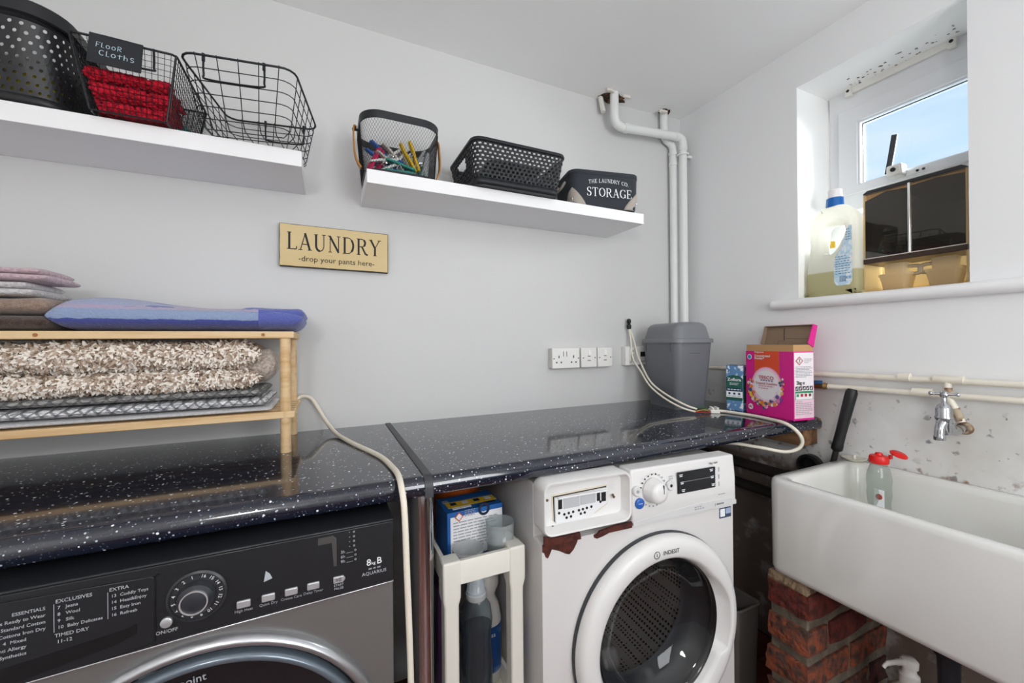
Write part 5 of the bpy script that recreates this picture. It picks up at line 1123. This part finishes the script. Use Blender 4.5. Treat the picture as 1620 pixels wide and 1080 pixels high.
def punched(spec, ns, nv, v0, v1, hole, skip=lambda i, j, s, v: False, off=None):
    """wall with a hole in every cell, rows staggered by half a cell; hole(k) gives 8 offsets in cell units"""
    V, vs, fs = {}, [], []
    def g(s2, v2, key=None):       # s2 in half cells, v2 in half rows
        k = (round((s2 % (2*ns))*64), round(v2*64))
        if k not in V:
            V[k] = len(vs); vs.append(wallpt(*spec, (s2/(2*ns)) % 1, v0+(v1-v0)*v2/(2*nv), 0 if off is None else off(s2, v2)))
        return V[k]
    ring8 = [(-1, -1), (0, -1), (1, -1), (1, 0), (1, 1), (0, 1), (-1, 1), (-1, 0)]
    for j in range(nv):
        for i in range(ns):
            cs, cv = 2*i+1+(j % 2), 2*j+1
            O = [g(cs+a, cv+b) for a, b in ring8]
            H = hole(i, j)
            if skip(i, j, cs/(2*ns), cv/(2*nv)): fs.append(O); continue
            I = [g(cs+a, cv+b) for a, b in H]
            for k in range(8): m_ = (k+1) % 8; fs.append([O[k], O[m_], I[m_], I[k]])
    return vs, fs
# ---- black perforated basket
def perforated():
    t = thing('perforated_basket', 'tall black plastic basket with punched holes at the shelf end', 'basket', (-2.262, -.146, S1))
    w1, d1, h = .292, .270, .190; w0, d0 = .262, .152; sp = (w0, d0, w1, d1, .045, .06, h)
    ns, nv = 58, 9
    oc = [(math.cos(math.radians(a))*.44, math.sin(math.radians(a))*.46) for a in (225, 270, 315, 0, 45, 90, 135, 180)]
    vs, fs = punched(sp, ns, nv, .10, .82, lambda i, j: oc)
    o = obj('basket_wall', (vs, fs), BLACKP, t, solid=.0022, smooth=False)
    for nm, a, b in (('foot_band', 0, .1001), ('shoulder_band', .8199, .93)):
        vv, ff = wallgrid(sp, 100, 2, a, b); obj(nm, (vv, ff), BLACKP, t, solid=.0022)
    V = lambda k, z: [(*perim(w1+k, d1+k, .06+k/2, i/80)[0], z) for i in range(80)]
    bm = NB(); loft(bm, [V(.0, h-.030), V(.012, h-.028), V(.014, h-.002), V(.010, h), V(0, h), V(-.002, h-.004)], False, False); obj('rim', bm, BLACKP, t, ang=40)
    obj('base', prism(NB(), [perim(w0-.004, d0-.004, .043, i/40)[0] for i in range(40)], 0, .003, 'z'), BLACKP, t)
perforated()
t = thing('duster', 'yellow duster inside the black perforated basket', 'cloth', (-2.20, -.145, S1+.004))
obj('fold', slab(-.07, .05, -.065, .06, 0, .085, 81, 12, 16, .2, 2.6), mat('duster_yellow', 'cdbb2f', .9), t); obj('fold', slab(-.06, .045, -.07, .065, .084, .11, 82, 12, 16, .2, 2.6), mat('duster_white', 'c9c6c0', .9), t)
# ---- fine wire basket with a chalk tag
def wire_basket_fine():
    t = thing('wire_basket', 'fine black wire basket labelled FLOOR CLOTHS', 'basket', (-2.010, -.142, S1+.001), 0, 'black wire baskets')
    w1, d1, h = .183, .258, .152; w0, d0 = .134, .216; sp = (w0, d0, w1, d1, .002, .004, h)
    wireframe(obj('wire_grid', wallgrid(sp, 72, 12), BLACKW, t, smooth=False), .0017)
    wireframe(obj('base_grid', basegrid(w0, d0, 11, 18, .001), BLACKW, t, smooth=False), .0017)
    obj('rim_wire', tube(NB(), rimloop(w1, d1, .006, h, 72), .0026, 8, closed=True), BLACKW, t)
    obj('foot_wire', tube(NB(), rimloop(w0, d0, .004, .001, 64), .0022, 8, closed=True), BLACKW, t)
    for sx, sy in ((-1, -1), (1, -1), (1, 1), (-1, 1)): obj('corner_wire', tube(NB(), [(sx*w0/2, sy*d0/2, .001), (sx*w1/2, sy*d1/2, h)], .0022, 8), BLACKW, t)
    y = -d1/2-.004
    obj('drop_handle', tube(NB(), smoothpath([(-.052, y, h), (-.052, y, h-.042), (-.046, y, h-.049), (.046, y, h-.049), (.052, y, h-.042), (.052, y, h)], 4), .0024, 8), BLACKW, t)
    tg = obj('name_tag', B(-.0455, .0455, -.0016, .0016, -.0355, .0345), mat('slate', '24262b', .75), t, smooth=False, bevel=.0015, loc=(-.012, y-.005, h-.030), rot=(math.radians(-7), math.radians(1.5), 0))
    obj('tag_hook', B(-.024, .024, -.0016, .012, .031, .034), _M['slate'], tg, smooth=False)
    CH = mat('chalk', 'b9d0dc', .9)
    glyphs('FlooR', HND, .0115, CH, tg, (-.010, -.0019, .0085), ROTY, sx=1.15, spacing=.12); glyphs('Cloths', HND, .0125, CH, tg, (.004, -.0019, -.0095), ROTY, sx=1.2, spacing=.12)
wire_basket_fine()
RED = [mat('chenille_red', 'c8102e', .9), mat('chenille_crimson', '9e0c24', .9)]
TEAL = [mat('chenille_teal', '1f8f8c', .9), mat('chenille_aqua', '4fb5ad', .9)]
_nod = {}
def chenille(label, x0, x1, y0, y1, z0, z1, ms, seed, n, nm='floor_cloth'):
    """folded cloth covered in plump chenille fingers"""
    t = thing(nm, label, 'cloth', ((x0+x1)/2, (y0+y1)/2, z0)); cx, cy = (x0+x1)/2, (y0+y1)/2; r = random.Random(seed)
    o = obj('fold', slab(x0-cx, x1-cx, y0-cy, y1-cy, 0, z1-z0-.004, seed, 16, 16, .1, 2.4), ms[1], t, ang=80)
    v, f, mi = [], [], []; hy, hz, hx = (y1-y0)/2, (z1-z0)/2, (x1-x0)/2
    for k in range(n):
        a = r.uniform(0, 2*PI); u = r.uniform(-1, 1); c, s = math.cos(a), math.sin(a)
        P_ = Vector((u*hx, math.copysign(abs(c)**.8, c)*hy, hz+math.copysign(abs(s)**.8, s)*hz*.9)); Nn = Vector((u**5, c, s)).normalized(); T = Nn.orthogonal().normalized(); S = Nn.cross(T); b0 = len(v); R_ = r.uniform(.0042, .0058)
        for q, (hh, rr) in enumerate(((-.4, 1), (.45, .85), (.9, .25))):
            for e in range(6): an = e*PI/3; v.append(P_+Nn*R_*hh+(T*math.cos(an)+S*math.sin(an))*R_*rr)
        for q in range(2):
            for e in range(6): f.append([b0+q*6+e, b0+q*6+(e+1) % 6, b0+q*6+6+(e+1) % 6, b0+q*6+6+e])
        f.append([b0+12+e for e in range(6)]); mi += [0 if r.random() < .7 else 1]*13
    p = obj('chenille_pile', (v, f), ms, o, ang=180); p.data.polygons.foreach_set('material_index', mi); p['kind'] = 'stuff'
chenille('red chenille cloth at the bottom of the FLOOR CLOTHS basket', -2.070, -1.946, -.245, -.135, S1+.004, S1+.034, RED, 1, 420)
chenille('red chenille cloth in the middle of the FLOOR CLOTHS basket', -2.078, -1.940, -.250, -.135, S1+.035, S1+.072, RED, 2, 520)
chenille('red chenille cloth on top in the FLOOR CLOTHS basket', -2.086, -1.938, -.252, -.140, S1+.073, S1+.102, RED, 3, 520)
chenille('teal chenille cloth at the back of the FLOOR CLOTHS basket', -2.070, -1.946, -.128, -.038, S1+.004, S1+.066, TEAL, 4, 520)
# ---- open wire basket
def wire_basket_open():
    t = thing('wire_basket', 'empty black wire basket with wide spaced wires overhanging the shelf end', 'basket', (-1.768, -.178, S1+.001), math.radians(-9), 'black wire baskets')
    w1, d1, h = .240, .288, .146; w0, d0 = .19, .222; sp = (w0, d0, w1, d1, .02, .035, h)
    # hoops
    for k, v in enumerate((.10, .28, .46, .64, .82)): 
        o = obj('hoop_wire', tube(NB(), [wallpt(*sp, i/64, v) for i in range(64)], .0012, 6, closed=True), BLACKW, t)
    # wires that run up one side, across the base and up the other
    def cross(ax, q):
        A, Bq = ((w0, w1) if ax == 'y' else (d0, d1)); W0, W1 = ((d0, d1) if ax == 'y' else (w0, w1))
        pts = [(-W1/2, h+.004), (-W0/2-.004, .02), (-W0/2+.012, .0015), (W0/2-.012, .0015), (W0/2+.004, .02), (W1/2, h+.004)]
        k0, k1 = q*A, q*A*W1/W0*.98
        sc = [k1, k0*1.02, k0, k0, k0*1.02, k1]
        P_ = [((s, a, z) if ax == 'y' else (a, s, z)) for (a, z), s in zip(pts, sc)]
        full = [P_[0]]+smoothpath(P_[1:3], 3)+smoothpath(P_[3:5], 3)+[P_[5]]
        obj('cross_wire', tube(NB(), full, .0012, 6), BLACKW, t)
    for q in (-.36, -.18, 0, .18, .36): cross('y', q)
    for q in (-.40, -.25, -.08, .08, .25, .40): cross('x', q)
    obj('rim_wire', tube(NB(), rimloop(w1, d1, .030, h, 80), .0026, 8, closed=True), BLACKW, t)
    for sy in (-1, 1):
        y = sy*(d1/2-.004)
        hw, of = (.062, -.008) if sy < 0 else (.052, .03)
        dh = obj('drop_handle', tube(NB(), smoothpath([(of-hw, y, h+.002), (of-hw, y, h-.040), (of-hw+.010, y, h-.053), (of+hw-.010, y, h-.053), (of+hw, y, h-.040), (of+hw, y, h+.002)], 5), .0023, 8), BLACKW, t)
        for q in (-hw, hw): obj('handle_loop', tube(NB(), [(of+q, y-.001, h-.012), (of+q, y-.001, h+.005)], .0036, 8), BLACKW, dh)
wire_basket_open()
# ---- steel mesh basket with wooden handle, full of pegs
def mesh_basket():
    t = thing('mesh_basket', 'black steel mesh basket with a wooden handle holding pegs', 'basket', (-1.393, -.1185, S2+.001))
    w1, d1, h = .240, .222, .176; w0, d0 = .212, .196; sp = (w0, d0, w1, d1, .05, .06, h)
    ns, nv = 92, 20; v0, v1 = .05, .885
    vs, fs, V = [], [], {}
    def g(i2, j):
        k = (i2 % (2*ns), j)
        if k not in V: V[k] = len(vs); vs.append(wallpt(*sp, (i2 % (2*ns))/(2*ns), v0+(v1-v0)*j/(nv)))
        return V[k]
    for j in range(0, nv-1):
        for i in range(ns):
            c = 2*i+(j % 2); fs.append([g(c, j), g(c+1, j+1), g(c, j+2), g(c-1, j+1)])
    wireframe(obj('mesh_wall', (vs, fs), BLACKW, t, smooth=False), .0011)
    V_ = lambda k, z: [(*perim(w1+k, d1+k, .06, i/90)[0], z) for i in range(90)]
    bm = NB(); loft(bm, [V_(-.004, h*.875), V_(-.001, h), V_(-.004, h+.001), V_(-.007, h*.875)], False, False); obj('rim_band', bm, mat('band_black', '1f2126', .45), t, ang=40)
    obj('base_plate', prism(NB(), [perim(w0, d0, .05, i/48)[0] for i in range(48)], 0, .010, 'z'), _M['band_black'], t)
    wd = mat('handle_beech', 'b8823f', .5, var=(10, '94622c', .4, .7, (8, 8, 1)))
    for s in (-1, 1):
        x = s*(w1/2)
        hp = smoothpath([(x+s*.004, .0, h*.93), (x+s*.012, -.004, h*.92), (x+s*.013, -.02, h*.60), (x+s*.010, -.03, h*.38), (x+s*.003, -.035, h*.24), (x-s*.006, -.04, h*.14)], 5)
        hd = obj('handle_strip', strip(NB(), hp, .020, (0, 1, 0), .004), wd, t, bevel=.001); obj('handle_stud', tube(NB(), [(x-s*.004, 0, h*.90), (x+s*.016, 0, h*.90)], .004, 10), BLACKP, hd)
mesh_basket()
def make_peg(hexn):
    m = mat(*hexn, .45); t = bpy.data.objects.new('clothes_peg', None); link(t)
    for s in (-1, 1):
        bm = NB(); pr = [(-.037, s*.0075), (-.012, s*.0062), (.010, s*.0030), (.037, s*.0012), (.037, s*.0058), (.008, s*.0080), (-.012, s*.0105), (-.037, s*.0110)]
        obj('jaw', prism(bm, pr, -.0055, .0055), m, t, bevel=.0009)
    obj('spring', tube(NB(), [(-.004+.0045*math.cos(a), -.0065+.013*k/15, .0045*math.sin(a)) for k, a in enumerate([i*PI*2/5 for i in range(16)])], .0010, 6), CHROME, t)
    return t
pegs = [('peg_yellow', 'd9b21c'), ('peg_white', 'd9dad8'), ('peg_grey', '8f9699'), ('peg_blue', '2a5fae'), ('peg_teal', '2f9183'), ('peg_pink', 'c8275c'), ('peg_navy', '24335e'), ('peg_stone', 'b9b4aa')]
lay = [  # colour index, position, tilt of the long axis, turn, label
 (0, (.045, -.050, .078), -64, 12, 'yellow plastic peg standing steeply in the mesh basket'),
 (1, (-.010, -.030, .078), 48, 10, 'white peg leaning steeply left of the yellow peg'),
 (2, (.088, -.035, .066), 68, 8, 'grey peg leaning beside the yellow peg near the basket corner'),
 (3, (-.070, -.025, .075), -24, 25, 'bright blue peg resting high in the mesh basket'),
 (4, (.000, -.062, .030), -4, 5, 'green-teal peg lying flat behind the front mesh'),
 (1, (-.055, -.055, .038), 22, 8, 'white peg slanting up from the basket floor'),
 (5, (-.088, -.045, .045), 70, 30, 'pink peg near the wooden handle side of the basket'),
 (6, (-.075, .010, .050), 30, 60, 'navy peg towards the back of the mesh basket'),
 (7, (.030, .015, .060), -45, 20, 'stone coloured peg in the middle of the mesh basket'),
 (4, (.092, -.010, .030), 55, 70, 'teal peg wedged in the far corner of the basket'),
 (2, (-.020, .020, .040), 12, 80, 'grey peg lying low in the mesh basket'),
 (1, (.072, .035, .068), -38, 30, 'white peg tipped towards the wall in the basket'),
 (3, (.030, -.020, .032), -12, 40, 'blue peg lying low under the yellow peg'),
 (7, (-.030, -.050, .062), -32, 15, 'stone coloured peg crossing the white pegs')]
proto = {}
for ci, p, ti, tu, lb in lay:
    if ci not in proto: proto[ci] = o = make_peg(pegs[ci])
    else: o = copytree(proto[ci])
    o.location = (-1.393+p[0]*.78, -.1185+p[1]*.8, S2+.012+p[2]*.95); o.scale = (1.25, 1.7, 1.7); o.rotation_euler = (math.radians(tu*.4), math.radians(-ti if ti else 0), math.radians(tu)); tag(o, lb, 'peg', 'pegs in the mesh basket')
# ---- woven-look plastic basket
def woven():
    t = thing('woven_basket', 'black woven-look plastic basket in the middle of the shelf', 'basket', (-1.021, -.1455, S2+.001))
    w1, d1, h = .338, .270, .134; w0, d0 = .300, .215; sp = (w0, d0, w1, d1, .022, .03, h); ns, nv = 66, 9
    hl = [(-.55, -.5), (0, -.5), (.55, -.5), (.55, 0), (.55, .5), (0, .5), (-.55, .5), (-.55, 0)]
    def hand(i, j, s, v): return False
    W = mat('basket_anthracite', '1d1f24', .48)
    off = lambda s2, v2: .0022 if (round(s2)+round(v2)) % 4 == 0 and abs(s2-round(s2)) < .01 else 0
    vs, fs = punched(sp, ns, nv, .15, .92, lambda i, j: hl, hand, off)
    # hand hole in the short side: drop the cells there
    keep = []
    for f in fs:
        c = sum((Vector(vs[i]) for i in f), Vector())/len(f)
        if c.x < -w0/2-.004 and abs(c.y) < .040 and .070 < c.z < .104: continue
        keep.append(f)
    obj('basket_wall', (vs, keep), W, t, solid=.0034, ang=30)
    for nm, a, b in (('foot_band', 0, .151), ('shoulder_band', .919, .99)): obj(nm, wallgrid(sp, 100, 1, a, b), W, t, solid=.004)
    V = lambda k, z: [(*perim(w1+k, d1+k, .03+k/2, i/80)[0], z) for i in range(80)]
    bm = NB(); loft(bm, [V(.0, h-.010), V(.007, h-.008), V(.008, h-.001), V(.004, h+.002), V(-.004, h)], False, False); obj('rim', bm, W, t, ang=50)
    obj('base', prism(NB(), [perim(w0-.004, d0-.004, .02, i/40)[0] for i in range(40)], 0, .004, 'z'), W, t)
woven()
for k, (lb, hx, x0, x1, z0, z1) in enumerate((('dark green cloth folded in the woven-look basket', '2c4a44', -1.145, -1.03, .006, .080), ('slate blue cloth folded in the woven-look basket', '3a4557', -1.025, -.90, .006, .070), ('grey cloth laid across the cloths in the woven-look basket', '565b60', -1.12, -.92, .081, .100))):
    t = thing('folded_cloth', lb, 'cloth', ((x0+x1)/2, -.145, S2+z0), 0, 'cloths in the woven basket'); obj('fold', slab((x0-x1)/2, (x1-x0)/2, -.09, .085, 0, z1-z0, 90+k, 14, 16, .15, 2.6), terry('cloth_%d' % k, hx), t, ang=80)
# ---- fabric storage tub
def tub():
    t = thing('fabric_tub', 'charcoal fabric storage tub reading THE LAUNDRY CO. STORAGE', 'tub', (-.622, -.137, S2+.0008), math.radians(-11))
    F = mat('canvas_charcoal', '2f343b', .85, bump=(420, .5, .002)); LE = mat('grey_leather', 'a59d94', .6)
    w, d, h = .286, .176, .138
    V = lambda ww, dd, r, z, sag=0: [(x, y, z-sag*(1 if abs(x) > w*.3 else 0)) for x, y, _ in rrect(ww, dd, r, z, 6)]
    bm = NB(); loft(bm, [V(w*.93, d*.90, .022, 0), V(w*.955, d*.93, .026, .006), V(w*.985, d*.97, .03, .05), V(w, d, .032, h-.012), V(w, d, .032, h), V(w-.008, d-.008, .028, h), V(w*.93, d*.9, .024, .008)]); obj('tub_body', bm, F, t, ang=60)
    V2 = lambda k, z: [(x, y, z) for x, y, _ in rrect(w+k, d+k, .033, z, 6)]
    bm = NB(); loft(bm, [V2(.001, h-.016), V2(.003, h-.015), V2(.003, h-.001), V2(0, h+.001), V2(-.008, h+.0005)], False, False); obj('hem', bm, F, t, ang=60)
    # leather corner patches: wrap round each front corner as a leaf shape
    def leaf(sx):
        vs, fs, n, m_ = [], [], 10, 9
        for j in range(n+1):
            v = j/n; half = .050*(1-v**1.6)+.0005; z = .001+.070*v
            for i in range(m_+1):
                s_ = -half+2*half*i/m_; k = .93+.062*min(1, z/.05); W_, D_, r = w*k+.003, d*(k-.02)+.003, .03
                # walk along the wall from the corner
                c0 = (sx*(W_/2-r), -(D_/2-r)); q = PI*r/4
                if s_ < -q: p = (c0[0]-sx*(-s_-q), -D_/2)
                elif s_ > q: p = (sx*W_/2, c0[1]+(s_-q))
                else:
                    a = -PI/4+s_/r; p = (c0[0]+sx*r*math.sin(a+PI/2), c0[1]-r*math.cos(a+PI/2))
                vs.append((p[0], p[1], z))
        for j in range(n):
            for i in range(m_): a = j*(m_+1)+i; fs.append([a, a+1, a+m_+2, a+m_+1])
        o = obj('corner_patch', (vs, fs), LE, t, solid=.0016, ang=80)
        for q in (-.010, .010):
            k = .95; obj('rivet', lathe(NB(), [(.0042, 0), (.0036, .002), (.0015, .003)], 14, Matrix.Translation((sx*(w*k/2-.010+(q*.8)), -(d*k/2)+.004+abs(q+.010)*.25, .030)) @ Matrix.Rotation(PI/2, 4, 'X') @ Matrix.Rotation(sx*.6, 4, 'Y')), CHROME, o)
    leaf(-1); leaf(1)
    y = -d/2-.0012
    glyphs('STORAGE', SER, .0335, INKW, t, (.014, y-.0006, .058), (math.radians(88.5), 0, 0), spacing=.06, sx=1.0)
    glyphs('THE LAUNDRY CO.', SER, .0148, INKW, t, (.010, y-.0012, .093), (math.radians(88.5), 0, 0), spacing=.06, bend=.009, sx=1.02)
    for s in (-1, 1): obj('rope_handle', tube(NB(), smoothpath([(s*(w/2+.001), -.035, h-.030), (s*(w/2+.012), -.02, h-.012 if s > 0 else h-.05), (s*(w/2+.012), .02, h-.005 if s > 0 else h-.05), (s*(w/2+.001), .035, h-.030)], 5), .005, 8), LE, t)
tub()
# ================================================================ on the window sill
ZS = 1.3366
def jug():
    t = thing('detergent_jug', 'translucent white detergent jug with a blue and white cap', 'bottle', (.060, -.632, ZS))
    O = [(.078, .003), (.081, .030), (.081, .095), (.074, .150), (.070, .190), (.074, .225), (.072, .262), (.058, .298), (.036, .317), (.024, .322), (-.026, .322), (-.045, .310), (-.070, .282), (-.078, .250), (-.080, .20), (-.080, .03), (-.077, .003)]
    Hh = [(.028, .160), (.026, .215), (.024, .240), (.012, .254), (-.012, .256), (-.036, .248), (-.040, .225), (-.032, .200), (-.014, .166), (.004, .152)]
    cu = bpy.data.curves.new('jug', 'CURVE'); cu.dimensions = '2D'; cu.fill_mode = 'BOTH'; cu.extrude = .014; cu.bevel_depth = .020; cu.bevel_resolution = 4; cu.offset = -.0185
    for pts, off in ((O, 0), (Hh, 0)):
        sp = cu.splines.new('POLY'); P_ = smoothpath([(a, b, 0) for a, b in pts], 4, closed=True); sp.points.add(len(P_)-1); sp.use_cyclic_u = True
        for q, p in zip(sp.points, P_): q.co = (-p.x, p.y, 0, 1)
    o = bpy.data.objects.new('jug', cu); me = bpy.data.meshes.new_from_object(o); bpy.data.objects.remove(o)
    JM = translucent('jug_plastic', 'f6f5f0', .6, .3); n, L, b = N(JM)
    # the detergent level shows through the wall
    tco = n.new('ShaderNodeTexCoord'); s = n.new('ShaderNodeSeparateXYZ'); L.new(tco.outputs['Object'], s.inputs[0]); mr = n.new('ShaderNodeMapRange'); mr.inputs[1].default_value = .086; mr.inputs[2].default_value = .092; L.new(s.outputs['Y'], mr.inputs[0])
    mxr = n.new('ShaderNodeMixRGB'); mxr.inputs[1].default_value = lin('cfc9a4'); mxr.inputs[2].default_value = lin('f1f0ea'); L.new(mr.outputs[0], mxr.inputs[0]); L.new(mxr.outputs[0], b.inputs['Base Color'])
    for q in n:
        if q.type == 'BSDF_TRANSLUCENT': L.new(mxr.outputs[0], q.inputs[0])
    me.materials.clear(); me.materials.append(JM); me.polygons.foreach_set('use_smooth', [True]*len(me.polygons))
    j = bpy.data.objects.new('jug_body', me); link(j, t); j.rotation_euler = ROTX
    obj('neck', lathe(NB(), [(.024, .315), (.021, .325), (.021, .332)], 26), JM, t)
    cb_ = obj('cap_collar', lathe(NB(), [(.026, .322), (.0265, .326), (.025, .354)], 30), mat('cap_blue', '1667b5', .35), t, ang=50)
    obj('cap', lathe(NB(), [(.022, .353), (.022, .357), (.021, .378), (.0215, .382), (.019, .384)], 28), mat('cap_white', 'f2eff0', .4), t, ang=50)
    lb = smoothpath([(-.0125, .150), (-.030, .178), (-.050, .215), (-.060, .25), (-.0745, .25), (-.076, .15), (-.076, .05), (-.060, .035), (-.015, .037), (-.0105, .06)], 3, closed=True) if False else None
    P_ = [(-.012, .120), (-.020, .145), (-.034, .170), (-.046, .205), (-.055, .240), (-.066, .240), (-.066, .05), (-.058, .036), (-.020, .036), (-.012, .050)]
    obj('label_print', ([(-.0352, a, b) for a, b in P_], [list(range(len(P_)))]), mat('label_pale_blue', 'b9d6ea', .5, var=(60, 'e6eff5', .45, .6)), t, smooth=False)
    fine_print(t, (-.0358, -.016, .135), ROTX, [.034, .044, .042, .046, .044, .046, .038, .045], .0085, .0026, mat('label_ink', '5f86a8', .6)); fine_print(t, (-.0358, -.048, .225), ROTX, [.010, .014, .015, .016, .016], .0085, .0026, mat('label_ink', '5f86a8', .6))
    for k in range(9): obj('barcode_bar', B(-.0358, -.0354, -.030-k*.0022, -.0288-k*.0022-(.0005 if k % 2 else 0), .048, .068), mat('label_ink', '5f86a8', .6), t, smooth=False)
    text('CE', .013, _M['label_ink'], t, (-.0358, -.056, .06), ROTX)
jug()
t = thing('bleach_pouch', 'yellow and blue pack on the sill beside the window reveal', 'pack', (.135, -.585, ZS))
obj('pack_body', B(-.02, .02, -.028, .030, 0, .19), translucent('pack_clear', 'e6ebea', .5), t, bevel=.008); obj('pack_label', B(-.0206, -.0195, -.02, .02, .05, .13), mat('pack_blue', '7fa6c4', .5), t); obj('pack_cap', lathe(NB(), [(.012, .189), (.012, .215), (.008, .218)], 18), mat('pack_yellow', 'd8b03a', .45), t)
t = thing('white_carton', 'plain white carton with a grey outline behind the detergent jug', 'carton', (.165, -.662, ZS))
obj('carton', B(-.018, .018, -.045, .045, 0, .245), translucent('carton_pale', 'f2f3f4', .35), t, bevel=.001)
obj('outline', B(-.0187, -.0178, -.0405, -.039, .012, .235), INKG, t, smooth=False); obj('outline', B(-.0187, -.0178, -.0405, .03, .011, .0125), INKG, t, smooth=False)
def dispenser():
    """two-part dispenser with dark windows, cups stored in its open foot"""
    t = thing('pod_dispenser', 'cream two-window dispenser box with dark fronts on the sill', 'dispenser', (.115, -.838, ZS))
    y0, y1, h = -.122, .122, .336; CRM = translucent('dispenser_cream', 'f0dfbd', .75, .35); TAN = translucent('dispenser_tan', 'e0c9a0', .6, .4)
    x0, x1 = -.058, .062
    # shell: back, sides, top, shelf, base as one open box
    obj('back_panel', B(x1-.004, x1, y0, y1, .004, h), thin_clear('clear_back', 'f6e7c8', .1, .5, 'f0dfbd'), t, bevel=.002)
    for y in (y0, y1-.004): obj('side_panel', B(x0, x1-.004, y, y+.004, .004, h), CRM, t, bevel=.0015)
    obj('base', B(x0, x1, y0, y1, 0, .004), CRM, t, bevel=.001)
    obj('lid', prism(NB(), [(y0, h), (y1, h), (y1, h+.004), (y1-.012, h+.012), (y0+.012, h+.012), (y0, h+.004)], x0-.002, x1, 'x'), mat('lid_black', '23252a', .2, coat=.4), t, bevel=.002)
    obj('shelf_band', B(x0-.003, x1-.004, y0, y1, .100, .118), mat('band_brown', '3a2a22', .35), t, bevel=.002); obj('band_line', B(x0-.0042, x0-.0028, y0, y1, .1165, .1190), mat('line_pale', 'd9cfc6', .3), t)
    SM = mat('smoked_window', '1f1e20', .22, coat=.3)
    for a, b, top in ((.006, y1-.005, (.334, .320)), (y0+.005, .000, (.334, .334))):
        # contents stand to an uneven line behind each window
        obj('dark_window', prism(NB(), [(a, .119), (b, .119), (b, top[1]-.006), ((a+b)/2, max(top)-.003), (a, top[0]-.010)], x0+.002, x0+.008, 'x'), SM, t)
        obj('powder_back', B(x0+.012, x0+.016, a, b, .119, h-.001), TAN, t, smooth=False)
    obj('divider', tube(NB(), [(x0-.003, .003, .119), (x0-.003, .003, h)], .004, 12), CHROME, t)
    obj('clear_front', B(x0-.0012, x0-.0002, y0+.004, y1-.004, .119, h), thin_clear('clear_front', 'f7f4ee', .02, .0), t, smooth=False)
dispenser()
def mcup(label, y):
    t = thing('measuring_cup', label, 'cup', (.095, y, ZS+.0045), 0, 'measuring cups in the dispenser foot'); m = _M['dispenser_cream']
    V = lambda w, z: rrect(w, .062, .012, z, 4)
    obj('cup_body', (lambda bm: loft(bm, [rrect(.050, .060, .012, 0, 4), rrect(.058, .078, .014, .046, 4), rrect(.062, .084, .015, .048, 4), rrect(.062, .084, .015, .056, 4), rrect(.056, .076, .013, .056, 4), rrect(.046, .056, .01, .004, 4)]))(NB()), translucent('cup_cream', 'f7efdd', .85, .35), t, ang=50)
    s = 1 if y > -.84 else -1
    obj('cup_handle', tube(NB(), smoothpath([(0, -s*.038, .050), (0, -s*.054, .052), (0, -s*.058, .064), (0, -s*.050, .074), (0, -s*.02, .076), (0, s*.02, .078)], 5), .006, 10), mat('cup_handle', 'b9aa90', .4), t); obj('nested_scoop', (lambda bm: loft(bm, [rrect(.044, .05, .01, .05, 4), rrect(.048, .056, .011, .088, 4)]))(NB()), _M['cup_cream'], t, ang=50)
mcup('cream measuring cup under the first dark dispenser window by the jug', -.790); mcup('cream measuring cup under the dispenser window furthest from the jug', -.903)
# unseen pendant lamp added behind the camera to hold the fill point light
t = thing('fill_pendant', 'white globe pendant lamp added behind the camera as fill light', 'lamp', (-2.00, -2.10, ZC))
obj('ceiling_rose', lathe(NB(), [(.05, .001), (.05, -.015), (.02, -.03)], 28), WHITE, t); obj('lamp_cord', tube(NB(), [(0, 0, -.03), (0, 0, -.50)], .004, 8), CABLE, t)
obj('lamp_holder', lathe(NB(), [(.018, -.495), (.022, -.51), (.022, -.545)], 20), BLACKP, t)
